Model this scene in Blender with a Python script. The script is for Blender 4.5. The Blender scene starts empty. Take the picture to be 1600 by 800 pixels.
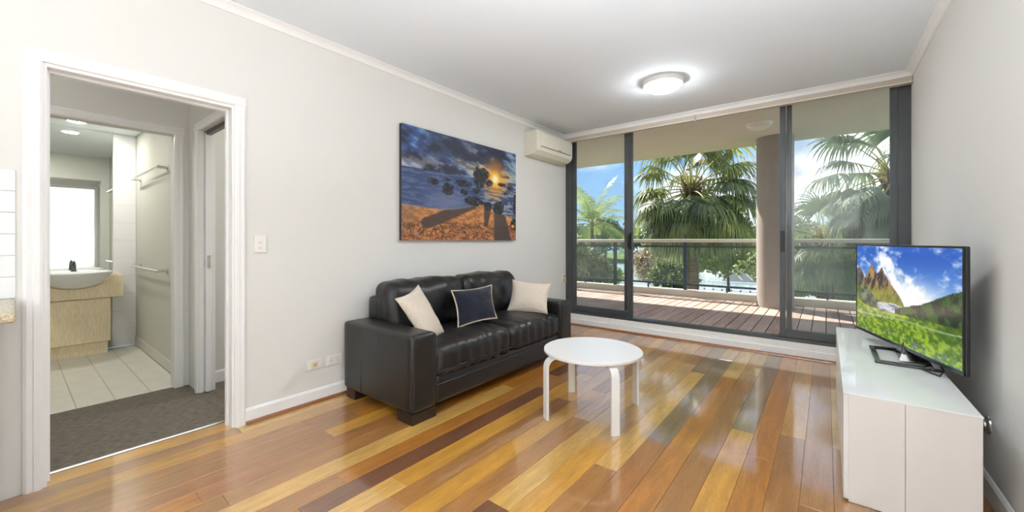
import bpy, bmesh, math, random
import numpy as np
from mathutils import Vector, Matrix, noise as mnoise

S = bpy.context.scene
C = S.collection
R = math.radians
random.seed(7)
rng = np.random.default_rng(11)

# ------------------------------------------------------------------ camera, sky, sun, exposure
CAM_H = 1.2
FPX, VX, HY = 621.0, 1291.0, 375.5
YAW = math.atan2(VX - 800.0, FPX)
cam_d = bpy.data.cameras.new('camera')
cam_d.sensor_width = 36.0
cam_d.lens = FPX / 1600.0 * 36.0
cam_d.shift_y = -(400.0 - HY) / 1600.0
cam_d.clip_start = 0.02
cam_d.clip_end = 500
cam = bpy.data.objects.new('camera', cam_d)
C.objects.link(cam)
cam.location = (0, 0, CAM_H)
cam.rotation_euler = (R(90), 0, YAW)
S.camera = cam

S.view_settings.view_transform = 'Standard'
S.view_settings.look = 'None'
S.view_settings.gamma = 1.0
S.view_settings.use_curve_mapping = False
S.view_settings.exposure = 0.14

SKY_STRENGTH = 2.0
SUN_STRENGTH = 11.0
LAMP_MAIN = 85.0        # the oyster lamp in view
FILL_OYSTER = 6.0       # added oyster lamps out of view, for fill light
FILL_UP = 1400.0        # added uplighters out of view, for ceiling bounce

world = bpy.data.worlds.new('sky')
S.world = world
world.use_nodes = True
nt = world.node_tree
nt.nodes.clear()
wo = nt.nodes.new('ShaderNodeOutputWorld')
bg = nt.nodes.new('ShaderNodeBackground')
bg.inputs['Strength'].default_value = SKY_STRENGTH
tc = nt.nodes.new('ShaderNodeTexCoord')
sep = nt.nodes.new('ShaderNodeSeparateXYZ')
ramp = nt.nodes.new('ShaderNodeValToRGB')
ramp.color_ramp.elements[0].position = 0.0
ramp.color_ramp.elements[0].color = (0.25, 0.38, 0.52, 1)
ramp.color_ramp.elements[1].position = 0.75
ramp.color_ramp.elements[1].color = (0.08, 0.19, 0.42, 1)
e = ramp.color_ramp.elements.new(0.18)
e.color = (0.16, 0.31, 0.52, 1)
mp = nt.nodes.new('ShaderNodeMapping')
mp.inputs['Scale'].default_value = (1.0, 1.0, 2.2)
mp.inputs['Location'].default_value = (5.2, 4.7, 0.0)
nz = nt.nodes.new('ShaderNodeTexNoise')
nz.inputs['Scale'].default_value = 1.9
nz.inputs['Detail'].default_value = 7.0
nz.inputs['Roughness'].default_value = 0.55
cr = nt.nodes.new('ShaderNodeValToRGB')
cr.color_ramp.elements[0].position = 0.46
cr.color_ramp.elements[0].color = (0, 0, 0, 1)
cr.color_ramp.elements[1].position = 0.64
cr.color_ramp.elements[1].color = (1, 1, 1, 1)
mx = nt.nodes.new('ShaderNodeMix')
mx.data_type = 'RGBA'
cn = nt.nodes.new('ShaderNodeTexNoise')
cn.inputs['Scale'].default_value = 4.5
cn.inputs['Detail'].default_value = 5.0
cc = nt.nodes.new('ShaderNodeValToRGB')
cc.color_ramp.elements[0].position = 0.38
cc.color_ramp.elements[0].color = (0.36, 0.39, 0.47, 1)
cc.color_ramp.elements[1].position = 0.68
cc.color_ramp.elements[1].color = (1.25, 1.26, 1.28, 1)
L = nt.links.new
L(tc.outputs['Generated'], sep.inputs[0])
L(sep.outputs['Z'], ramp.inputs[0])
L(tc.outputs['Generated'], mp.inputs[0])
L(mp.outputs[0], nz.inputs['Vector'])
L(mp.outputs[0], cn.inputs['Vector'])
L(cn.outputs['Fac'], cc.inputs[0])
L(cc.outputs[0], mx.inputs['B'])
L(nz.outputs['Fac'], cr.inputs[0])
L(cr.outputs[0], mx.inputs['Factor'])
L(ramp.outputs[0], mx.inputs['A'])
L(mx.outputs['Result'], bg.inputs['Color'])
L(bg.outputs[0], wo.inputs[0])

sun_d = bpy.data.lights.new('sun', 'SUN')
sun_d.energy = SUN_STRENGTH
sun_d.angle = R(0.6)
sun_d.color = (1.0, 0.94, 0.84)
sun = bpy.data.objects.new('sun', sun_d)
C.objects.link(sun)
sun.rotation_euler = Vector((-2.6, 1.4, 2.72)).to_track_quat('Z', 'Y').to_euler()


# ------------------------------------------------------------------ helpers
def lin(r, g, b):
    return tuple((c / 255.0 / 12.92) if c / 255.0 <= 0.04045 else ((c / 255.0 + 0.055) / 1.055) ** 2.4 for c in (r, g, b))


def pix(px, py, X=None, Y=None, Z=None):
    """point where the sight line through a photograph pixel meets a plane of the place"""
    s, c = math.sin(YAW), math.cos(YAW)
    u = (px - 800.0) / FPX
    v = (HY - py) / FPX
    d = Vector((-s + u * c, c + u * s, v))
    if X is not None:
        t = X / d.x
    elif Y is not None:
        t = Y / d.y
    else:
        t = (Z - CAM_H) / d.z
    return Vector((0, 0, CAM_H)) + d * t


WL = {}


def put(o, parent=None, loc=(0, 0, 0)):
    C.objects.link(o)
    loc = Vector(loc)
    if parent is not None:
        o.parent = parent
        o.location = loc - WL[parent.name]
    else:
        o.location = loc
    WL[o.name] = loc
    return o


def tag(o, label=None, cat=None, group=None, kind=None):
    if label:
        o['label'] = label
    if cat:
        o['category'] = cat
    if group:
        o['group'] = group
    if kind:
        o['kind'] = kind
    return o


def thing(name, loc, label=None, cat=None, group=None, kind=None):
    o = bpy.data.objects.new(name, None)
    o.empty_display_size = 0.1
    put(o, None, loc)
    return tag(o, label, cat, group, kind)


class MB:
    def __init__(self):
        self.v = []
        self.f = []

    def add(self, vs, fs):
        n = len(self.v)
        self.v += [tuple(p) for p in vs]
        self.f += [tuple(i + n for i in q) for q in fs]
        return self

    def box(self, x0, x1, y0, y1, z0, z1):
        vs = [(x, y, z) for z in (z0, z1) for y in (y0, y1) for x in (x0, x1)]
        return self.add(vs, [(0, 2, 3, 1), (4, 5, 7, 6), (0, 1, 5, 4), (2, 6, 7, 3), (0, 4, 6, 2), (1, 3, 7, 5)])

    def prism(self, prof, axis, a0, a1):
        """profile of 2-D points extruded along an axis; x: (y,z), y: (x,z), z: (x,y)"""
        def m(p, a):
            return {'x': (a, p[0], p[1]), 'y': (p[0], a, p[1]), 'z': (p[0], p[1], a)}[axis]
        n = len(prof)
        vs = [m(p, a0) for p in prof] + [m(p, a1) for p in prof]
        fs = [tuple(range(n))[::-1], tuple(range(n, 2 * n))]
        fs += [(i, (i + 1) % n, n + (i + 1) % n, n + i) for i in range(n)]
        return self.add(vs, fs)

    def tube(self, pts, r, n=8, caps=True):
        pts = [Vector(p) for p in pts]
        rr = r if isinstance(r, (list, tuple)) else [r] * len(pts)
        vs, fs = [], []
        prev = None
        for i, p in enumerate(pts):
            a = pts[max(0, i - 1)]
            b = pts[min(len(pts) - 1, i + 1)]
            d = (b - a).normalized()
            if prev is None:
                up = Vector((0, 0, 1)) if abs(d.z) < 0.9 else Vector((1, 0, 0))
                s = d.cross(up).normalized()
            else:
                s = (prev - d * prev.dot(d)).normalized()
            prev = s
            w = d.cross(s)
            for k in range(n):
                t = 2 * math.pi * k / n
                vs.append(p + (s * math.cos(t) + w * math.sin(t)) * rr[i])
        for i in range(len(pts) - 1):
            for k in range(n):
                fs.append((i * n + k, i * n + (k + 1) % n, (i + 1) * n + (k + 1) % n, (i + 1) * n + k))
        if caps:
            fs.append(tuple(range(n))[::-1])
            fs.append(tuple(range((len(pts) - 1) * n, len(pts) * n)))
        return self.add(vs, fs)

    def lathe(self, prof, c, n=32, axis='z', arc=(0, 2 * math.pi), sx=1.0, sy=1.0):
        """(radius, height) profile turned about an axis through c"""
        full = abs(arc[1] - arc[0] - 2 * math.pi) < 1e-6
        m = n if full else n + 1
        vs, fs = [], []
        for (r, hgt) in prof:
            for k in range(m):
                t = arc[0] + (arc[1] - arc[0]) * k / n
                a, b = r * math.cos(t) * sx, r * math.sin(t) * sy
                if axis == 'z':
                    vs.append((c[0] + a, c[1] + b, c[2] + hgt))
                elif axis == 'x':
                    vs.append((c[0] + hgt, c[1] + a, c[2] + b))
                else:
                    vs.append((c[0] + a, c[1] + hgt, c[2] + b))
        for i in range(len(prof) - 1):
            for k in range(n):
                k2 = (k + 1) % m
                fs.append((i * m + k, i * m + k2, (i + 1) * m + k2, (i + 1) * m + k))
        return self.add(vs, fs)

    def build(self, name, mat, parent=None, bevel=0.0, seg=2, smooth=False, col=None, fix=True):
        A = np.array(self.v, dtype=float)
        c = (A.min(0) + A.max(0)) / 2
        me = bpy.data.meshes.new(name)
        me.from_pydata([tuple(p) for p in (A - c)], [], self.f)
        if bevel > 0 or fix:
            bm = bmesh.new()
            bm.from_mesh(me)
            if fix:
                bmesh.ops.recalc_face_normals(bm, faces=bm.faces)
            if bevel > 0:
                ed = [ee for ee in bm.edges if len(ee.link_faces) == 2 and ee.calc_face_angle(0) > 0.5]
                bmesh.ops.bevel(bm, geom=ed, offset=bevel, segments=seg, profile=0.5, affect='EDGES', clamp_overlap=True)
            bm.to_mesh(me)
            bm.free()
        if smooth:
            for p in me.polygons:
                p.use_smooth = True
            if smooth == 'auto':
                me.set_sharp_from_angle(angle=R(35))
        me.materials.append(mat)
        o = bpy.data.objects.new(name, me)
        if col is not None:
            o.color = (*col, 1)
        return put(o, parent, c)


def box(name, mat, b, parent=None, bevel=0.0, seg=2, smooth=False):
    return MB().box(*b).build(name, mat, parent, bevel, seg, smooth)


# ------------------------------------------------------------------ materials (all procedural)
def new_mat(name):
    m = bpy.data.materials.new(name)
    m.use_nodes = True
    t = m.node_tree
    return m, t, t.nodes['Principled BSDF']


def pmat(name, col, rough=0.5, metal=0.0, spec=0.5, var=0.0, vscale=6.0, bump=0.0, bscale=60.0, coat=0.0, coat_rough=0.05, stretch=None, sheen=0.0, emit=None, estr=0.0):
    m, t, p = new_mat(name)
    p.inputs['Base Color'].default_value = (*col, 1)
    p.inputs['Roughness'].default_value = rough
    p.inputs['Metallic'].default_value = metal
    p.inputs['Specular IOR Level'].default_value = spec
    p.inputs['Coat Weight'].default_value = coat
    p.inputs['Coat Roughness'].default_value = coat_rough
    p.inputs['Sheen Weight'].default_value = sheen
    if emit is not None:
        p.inputs['Emission Color'].default_value = (*emit, 1)
        p.inputs['Emission Strength'].default_value = estr
    if var > 0 or bump > 0:
        tcx = t.nodes.new('ShaderNodeTexCoord')
        mpx = t.nodes.new('ShaderNodeMapping')
        if stretch:
            mpx.inputs['Scale'].default_value = stretch
        t.links.new(tcx.outputs['Object'], mpx.inputs[0])
        if var > 0:
            n = t.nodes.new('ShaderNodeTexNoise')
            n.inputs['Scale'].default_value = vscale
            n.inputs['Detail'].default_value = 4
            t.links.new(mpx.outputs[0], n.inputs['Vector'])
            rp = t.nodes.new('ShaderNodeValToRGB')
            rp.color_ramp.elements[0].position = 0.3
            rp.color_ramp.elements[1].position = 0.7
            rp.color_ramp.elements[0].color = (*[c * (1 - var) for c in col], 1)
            rp.color_ramp.elements[1].color = (*[min(1, c * (1 + var)) for c in col], 1)
            t.links.new(n.outputs['Fac'], rp.inputs[0])
            t.links.new(rp.outputs[0], p.inputs['Base Color'])
        if bump > 0:
            n2 = t.nodes.new('ShaderNodeTexNoise')
            n2.inputs['Scale'].default_value = bscale
            n2.inputs['Detail'].default_value = 3
            t.links.new(mpx.outputs[0], n2.inputs['Vector'])
            b = t.nodes.new('ShaderNodeBump')
            b.inputs['Strength'].default_value = bump
            b.inputs['Distance'].default_value = 0.01
            t.links.new(n2.outputs['Fac'], b.inputs['Height'])
            t.links.new(b.outputs[0], p.inputs['Normal'])
    return m


def wood_mat(name, use_obj_color=True, col=(0.4, 0.2, 0.06), rough=0.32, coat=1.0, coat_rough=0.07, stretch=(9, 0.9, 9), contrast=0.22, coat_ior=1.9):
    m, t, p = new_mat(name)
    oi = t.nodes.new('ShaderNodeObjectInfo')
    tcx = t.nodes.new('ShaderNodeTexCoord')
    ad = t.nodes.new('ShaderNodeVectorMath')
    ad.operation = 'ADD'
    mu = t.nodes.new('ShaderNodeVectorMath')
    mu.operation = 'SCALE'
    mu.inputs['Scale'].default_value = 40.0
    cmb = t.nodes.new('ShaderNodeCombineXYZ')
    for i in range(3):
        t.links.new(oi.outputs['Random'], cmb.inputs[i])
    t.links.new(cmb.outputs[0], mu.inputs[0])
    t.links.new(tcx.outputs['Object'], ad.inputs[0])
    t.links.new(mu.outputs[0], ad.inputs[1])
    mpx = t.nodes.new('ShaderNodeMapping')
    mpx.inputs['Scale'].default_value = stretch
    t.links.new(ad.outputs[0], mpx.inputs[0])
    n = t.nodes.new('ShaderNodeTexNoise')
    n.inputs['Scale'].default_value = 2.6
    n.inputs['Detail'].default_value = 6
    n.inputs['Roughness'].default_value = 0.62
    n.inputs['Distortion'].default_value = 0.5
    t.links.new(mpx.outputs[0], n.inputs['Vector'])
    fine = t.nodes.new('ShaderNodeTexNoise')
    fine.inputs['Scale'].default_value = 22
    fine.inputs['Detail'].default_value = 3
    t.links.new(mpx.outputs[0], fine.inputs['Vector'])
    mr = t.nodes.new('ShaderNodeMapRange')
    mr.inputs['From Min'].default_value = 0.3
    mr.inputs['From Max'].default_value = 0.7
    mr.inputs['To Min'].default_value = 1 - contrast
    mr.inputs['To Max'].default_value = 1 + contrast
    t.links.new(n.outputs['Fac'], mr.inputs['Value'])
    mr2 = t.nodes.new('ShaderNodeMapRange')
    mr2.inputs['From Min'].default_value = 0.35
    mr2.inputs['From Max'].default_value = 0.65
    mr2.inputs['To Min'].default_value = 0.9
    mr2.inputs['To Max'].default_value = 1.08
    t.links.new(fine.outputs['Fac'], mr2.inputs['Value'])
    mm = t.nodes.new('ShaderNodeMath')
    mm.operation = 'MULTIPLY'
    t.links.new(mr.outputs[0], mm.inputs[0])
    t.links.new(mr2.outputs[0], mm.inputs[1])
    sc = t.nodes.new('ShaderNodeVectorMath')
    sc.operation = 'SCALE'
    if use_obj_color:
        t.links.new(oi.outputs['Color'], sc.inputs[0])
    else:
        sc.inputs[0].default_value = col
    t.links.new(mm.outputs[0], sc.inputs['Scale'])
    t.links.new(sc.outputs[0], p.inputs['Base Color'])
    p.inputs['Roughness'].default_value = rough
    p.inputs['Coat Weight'].default_value = coat
    p.inputs['Coat Roughness'].default_value = coat_rough
    p.inputs['Coat IOR'].default_value = coat_ior
    return m


def glass_mat(name, haze=0.04, tint=(0.94, 0.97, 0.96), refl=1.0):
    m, t, p = new_mat(name)
    t.nodes.remove(p)
    out = t.nodes['Material Output']
    tr = t.nodes.new('ShaderNodeBsdfTransparent')
    tr.inputs[0].default_value = (*tint, 1)
    gl = t.nodes.new('ShaderNodeBsdfGlossy')
    gl.inputs['Roughness'].default_value = 0.01
    df = t.nodes.new('ShaderNodeBsdfTranslucent')
    df.inputs[0].default_value = (0.8, 0.85, 0.85, 1)
    d2 = t.nodes.new('ShaderNodeBsdfDiffuse')
    d2.inputs[0].default_value = (0.8, 0.85, 0.85, 1)
    ads = t.nodes.new('ShaderNodeMixShader')
    ads.inputs[0].default_value = 0.4
    t.links.new(df.outputs[0], ads.inputs[1])
    t.links.new(d2.outputs[0], ads.inputs[2])
    m1 = t.nodes.new('ShaderNodeMixShader')
    tcx = t.nodes.new('ShaderNodeTexCoord')
    n = t.nodes.new('ShaderNodeTexNoise')
    n.inputs['Scale'].default_value = 2.5
    n.inputs['Detail'].default_value = 4
    t.links.new(tcx.outputs['Object'], n.inputs['Vector'])
    mr = t.nodes.new('ShaderNodeMapRange')
    mr.inputs['From Min'].default_value = 0.3
    mr.inputs['From Max'].default_value = 0.7
    mr.inputs['To Min'].default_value = haze * 0.5
    mr.inputs['To Max'].default_value = haze * 1.6
    t.links.new(n.outputs['Fac'], mr.inputs['Value'])
    t.links.new(mr.outputs[0], m1.inputs[0])
    t.links.new(tr.outputs[0], m1.inputs[1])
    t.links.new(ads.outputs[0], m1.inputs[2])
    fr = t.nodes.new('ShaderNodeFresnel')
    fr.inputs['IOR'].default_value = 1.45
    mu = t.nodes.new('ShaderNodeMath')
    mu.operation = 'MULTIPLY'
    mu.inputs[1].default_value = refl * 0.5
    t.links.new(fr.outputs[0], mu.inputs[0])
    m2 = t.nodes.new('ShaderNodeMixShader')
    t.links.new(mu.outputs[0], m2.inputs[0])
    t.links.new(m1.outputs[0], m2.inputs[1])
    t.links.new(gl.outputs[0], m2.inputs[2])
    t.links.new(m2.outputs[0], out.inputs[0])
    return m


def leaf_mat(name, c1, c2, trans=0.35):
    m, t, p = new_mat(name)
    out = t.nodes['Material Output']
    tcx = t.nodes.new('ShaderNodeTexCoord')
    n = t.nodes.new('ShaderNodeTexNoise')
    n.inputs['Scale'].default_value = 2.2
    n.inputs['Detail'].default_value = 5
    t.links.new(tcx.outputs['Object'], n.inputs['Vector'])
    oi = t.nodes.new('ShaderNodeObjectInfo')
    ma = t.nodes.new('ShaderNodeMath')
    ma.operation = 'MULTIPLY_ADD'
    ma.inputs[1].default_value = 0.3
    t.links.new(oi.outputs['Random'], ma.inputs[0])
    t.links.new(n.outputs['Fac'], ma.inputs[2])
    rp = t.nodes.new('ShaderNodeValToRGB')
    rp.color_ramp.elements[0].position = 0.42
    rp.color_ramp.elements[1].position = 0.85
    rp.color_ramp.elements[0].color = (*c1, 1)
    rp.color_ramp.elements[1].color = (*c2, 1)
    t.links.new(ma.outputs[0], rp.inputs[0])
    t.links.new(rp.outputs[0], p.inputs['Base Color'])
    p.inputs['Roughness'].default_value = 0.5
    tl = t.nodes.new('ShaderNodeBsdfTranslucent')
    t.links.new(rp.outputs[0], tl.inputs[0])
    ms = t.nodes.new('ShaderNodeMixShader')
    ms.inputs[0].default_value = trans
    t.links.new(p.outputs[0], ms.inputs[1])
    t.links.new(tl.outputs[0], ms.inputs[2])
    t.links.new(ms.outputs[0], out.inputs[0])
    return m


def attr_mat(name, emit=0.0, rough=0.5, coat=0.0):
    m, t, p = new_mat(name)
    a = t.nodes.new('ShaderNodeAttribute')
    a.attribute_name = 'print'
    p.inputs['Roughness'].default_value = rough
    p.inputs['Coat Weight'].default_value = coat
    if emit > 0:
        p.inputs['Base Color'].default_value = (0.005, 0.005, 0.006, 1)
        t.links.new(a.outputs['Color'], p.inputs['Emission Color'])
        p.inputs['Emission Strength'].default_value = emit
    else:
        t.links.new(a.outputs['Color'], p.inputs['Base Color'])
    return m


M = dict(
    wall=pmat('wall_paint', lin(227, 226, 221), 0.75, spec=0.25, bump=0.03, bscale=220),
    ceil=pmat('ceiling_paint', lin(233, 239, 244), 0.85, spec=0.2, bump=0.02, bscale=200),
    trim=pmat('trim_gloss_paint', lin(243, 243, 241), 0.35, spec=0.4, var=0.01),
    plank=wood_mat('floor_timber'),
    subfloor=pmat('joint_dark', lin(70, 42, 22), 0.8, var=0.2),
    bead=wood_mat('bead_timber', False, lin(140, 84, 45), 0.4, 0.5, 0.1),
    carpet=None,
    tile_floor=pmat('bath_floor_tile', lin(205, 203, 192), 0.35, var=0.05, vscale=9, bump=0.02),
    grout=pmat('grout', lin(150, 146, 136), 0.9, var=0.1),
    tile_white=pmat('white_glazed_tile', lin(238, 239, 240), 0.12, spec=0.5, var=0.01),
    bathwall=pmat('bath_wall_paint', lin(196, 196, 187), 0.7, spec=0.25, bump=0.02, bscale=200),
    leather=pmat('black_leather', lin(25, 24, 24), 0.36, spec=0.5, var=0.18, vscale=9, bump=0.12, bscale=160),
    darkwood=pmat('dark_stained_wood', lin(38, 24, 17), 0.35, var=0.25, vscale=5, stretch=(8, 1, 8)),
    linen=pmat('beige_linen', lin(212, 199, 182), 0.9, spec=0.15, var=0.05, vscale=60, bump=0.15, bscale=420, sheen=0.3),
    velvet=pmat('navy_velvet', lin(19, 22, 38), 0.85, spec=0.2, var=0.2, vscale=14, bump=0.05, bscale=200, sheen=0.25),
    piping=pmat('cream_piping', lin(196, 182, 160), 0.85, spec=0.2, var=0.06, bump=0.1, bscale=400),
    white_lacq=pmat('white_lacquer', lin(236, 235, 232), 0.28, spec=0.5, var=0.01),
    white_top=pmat('white_glass_top', lin(238, 240, 238), 0.06, spec=0.5, var=0.01),
    cab_panel=pmat('white_panel', lin(232, 227, 222), 0.45, spec=0.4, var=0.01),
    tv_black=pmat('gloss_black_plastic', lin(16, 16, 18), 0.15, spec=0.6, var=0.05),
    tv_side=pmat('satin_black_plastic', lin(34, 35, 37), 0.45, spec=0.5, var=0.05),
    chrome=pmat('brushed_steel', (0.72, 0.71, 0.69), 0.22, metal=1.0, var=0.04, vscale=20),
    brass=pmat('brass', (0.75, 0.52, 0.18), 0.3, metal=1.0, var=0.05),
    plastic=pmat('white_plastic', lin(240, 236, 230), 0.35, spec=0.5, var=0.01),
    plastic_grey=pmat('mid_grey_plastic', lin(176, 172, 166), 0.5, spec=0.4, var=0.03),  # plain grey for pelmet joiner, end caps and rocker gaps
    plastic_yel=pmat('aged_cream_plastic', lin(236, 222, 176), 0.4, spec=0.4, var=0.03),
    ac_white=pmat('aircon_plastic', lin(234, 229, 214), 0.4, spec=0.4, var=0.01),
    ac_dark=pmat('aircon_slot', lin(120, 114, 104), 0.6, var=0.05),
    alu=pmat('charcoal_aluminium', lin(78, 82, 84), 0.38, metal=0.35, spec=0.5, var=0.05),
    alu_black=pmat('black_aluminium', lin(30, 31, 32), 0.4, metal=0.2, var=0.05),
    pelmet=pmat('beige_pelmet', lin(200, 188, 172), 0.6, spec=0.3, var=0.02),
    glass=glass_mat('clear_glass', 0.02, (0.975, 0.985, 0.98)),
    glass_haze=glass_mat('salt_hazed_glass', 0.045, (0.975, 0.985, 0.98)),
    glass_rail=glass_mat('rail_glass', 0.02, (0.96, 0.98, 0.97), 0.6),
    maple=wood_mat('pale_maple', False, lin(242, 224, 188), 0.45, 0.2, 0.2, (6, 6, 0.7), 0.05),
    mirror=pmat('mirror_silver', (0.86, 0.89, 0.87), 0.0, metal=1.0, var=0.004),
    ceramic=pmat('white_ceramic', lin(236, 238, 238), 0.08, spec=0.6, var=0.01),
    tapdark=pmat('dark_metal', lin(92, 100, 96), 0.25, metal=0.85, var=0.25, vscale=30),  # mottled grey-green metal of the mixer tap
    granite=pmat('speckled_granite', lin(190, 176, 148), 0.25, var=0.45, vscale=160, spec=0.5),
    deck=wood_mat('deck_timber', True, (0.3, 0.2, 0.15), 0.7, 0.0, 0.3, (9, 0.9, 9), 0.2),
    concrete=pmat('painted_concrete', lin(206, 203, 192), 0.85, spec=0.2, var=0.05, vscale=3, bump=0.15, bscale=60),
    soffit=pmat('soffit_paint', lin(216, 209, 197), 0.85, spec=0.2, var=0.03, vscale=2),
    column=pmat('column_render', lin(164, 158, 150), 0.85, spec=0.2, var=0.04, vscale=4, bump=0.15, bscale=50),
    rail_pale=pmat('pale_aluminium_rail', lin(205, 203, 196), 0.4, metal=0.2, var=0.03),
    rail_blue=pmat('blue_grey_rail', lin(66, 82, 98), 0.45, metal=0.2, var=0.05),
    trunk=pmat('palm_trunk', lin(116, 96, 76), 0.9, spec=0.1, var=0.35, vscale=5, bump=0.6, bscale=14, stretch=(1, 1, 5)),
    bark=pmat('tree_bark', lin(92, 78, 62), 0.9, spec=0.1, var=0.3, vscale=6, bump=0.5, bscale=20),
    petiole=pmat('petiole', lin(176, 166, 92), 0.55, var=0.2, vscale=4),
    leaf_fan=leaf_mat('fan_palm_leaf', lin(66, 82, 50), lin(164, 170, 104)),
    leaf_fan2=leaf_mat('grey_palm_leaf', lin(70, 90, 66), lin(140, 156, 112)),
    leaf_feather=leaf_mat('feather_palm_leaf', lin(96, 128, 60), lin(186, 196, 100)),
    leaf_bush=leaf_mat('bush_leaf', lin(66, 84, 44), lin(150, 160, 88)),
    leaf_dry=leaf_mat('dry_reed_leaf', lin(150, 128, 98), lin(206, 186, 150)),
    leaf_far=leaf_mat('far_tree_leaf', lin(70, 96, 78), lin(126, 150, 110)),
    lawn=pmat('lawn', lin(92, 116, 58), 0.95, spec=0.1, var=0.3, vscale=1.5, bump=0.3, bscale=40),
    water=pmat('water', lin(176, 190, 190), 0.12, spec=0.5, bump=0.08, bscale=1.5),
    white_paint=pmat('white_fence_paint', lin(240, 242, 242), 0.5, var=0.02),
    roof_dark=pmat('dark_roof', lin(70, 74, 78), 0.8, var=0.2),
    lamp_glass=pmat('lamp_glass', lin(245, 246, 250), 0.3, emit=(0.93, 0.96, 1.0), estr=LAMP_MAIN, var=0.005),
    fill_oyster=pmat('fill_oyster_glass', lin(245, 246, 250), 0.3, emit=(0.93, 0.96, 1.0), estr=FILL_OYSTER, var=0.005),
    fill_up=pmat('fill_up_glow', (1, 1, 1), 0.3, emit=(0.92, 0.95, 1.0), estr=FILL_UP, var=0.005),
    fill_hall=pmat('fill_hall_glow', (1, 1, 1), 0.3, emit=(1.0, 0.97, 0.92), estr=24.0, var=0.005),
    lamp_off=pmat('lamp_glass_unlit', lin(232, 228, 214), 0.3, var=0.01),
    lamp_bath=pmat('downlight_glow', (1, 1, 1), 0.3, emit=(1.0, 0.97, 0.88), estr=330.0, var=0.005),
    fill_bedroom=pmat('fill_bedroom_glow', (1, 1, 1), 0.3, emit=(1.0, 0.98, 0.95), estr=60.0, var=0.005),
    art=attr_mat('canvas_print', 0.0, 0.55),
    screen=attr_mat('screen_picture', 0.95, 0.12),
    canvas_edge=pmat('canvas_edge', lin(46, 44, 52), 0.8, var=0.2),
)


def carpet_mat():
    m, t, p = new_mat('ribbed_carpet')
    tcx = t.nodes.new('ShaderNodeTexCoord')
    mpx = t.nodes.new('ShaderNodeMapping')
    mpx.inputs['Scale'].default_value = (60, 25, 1)
    t.links.new(tcx.outputs['Object'], mpx.inputs[0])
    n = t.nodes.new('ShaderNodeTexNoise')
    n.inputs['Scale'].default_value = 1.0
    n.inputs['Detail'].default_value = 3
    t.links.new(mpx.outputs[0], n.inputs['Vector'])
    rp = t.nodes.new('ShaderNodeValToRGB')
    rp.color_ramp.elements[0].position = 0.3
    rp.color_ramp.elements[1].position = 0.7
    rp.color_ramp.elements[0].color = (*lin(84, 77, 68), 1)
    rp.color_ramp.elements[1].color = (*lin(118, 109, 96), 1)
    t.links.new(n.outputs['Fac'], rp.inputs[0])
    t.links.new(rp.outputs[0], p.inputs['Base Color'])
    p.inputs['Roughness'].default_value = 0.95
    b = t.nodes.new('ShaderNodeBump')
    b.inputs['Strength'].default_value = 0.5
    b.inputs['Distance'].default_value = 0.01
    t.links.new(n.outputs['Fac'], b.inputs['Height'])
    t.links.new(b.outputs[0], p.inputs['Normal'])
    return m


M['carpet'] = carpet_mat()

# ------------------------------------------------------------------ the room shell
XL, XR, YW, YB, ZC = -2.98, 0.60, 5.0, -3.5, 2.70
DY0, DY1, DH = 0.10, 0.895, 2.065          # hall doorway in the left wall
XH = -3.10                                  # hall side of the left wall
st = lambda o: tag(o, kind='structure')

# left wall with the doorway
w = MB()
w.box(XH, XL, YB, DY0, 0, ZC)
w.box(XH, XL, DY1, YW + 0.15, 0, ZC)
w.box(XH, XL, DY0, DY1, DH, ZC)
wall_left = st(w.build('wall_left', M['wall']))
wall_right = st(box('wall_right', M['wall'], (XR, XR + 0.15, YB, YW + 0.15, 0, ZC)))
wall_back = st(box('wall_back', M['wall'], (XH, XR + 0.15, YB - 0.15, YB, 0, ZC)))
st(box('ceiling', M['ceil'], (XH, XR + 0.15, YB - 0.15, YW + 0.15, ZC, ZC + 0.18)))
# lintel above the glazing and sill step below it
wall_window = st(box('wall_window', M['soffit'], (XL, XR, YW + 0.02, YW + 0.15, 2.69, ZC)))
floor = st(box('floor', M['subfloor'], (XL - 0.16, XR, YB, YW + 0.02, -0.10, -0.004)))

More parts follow.
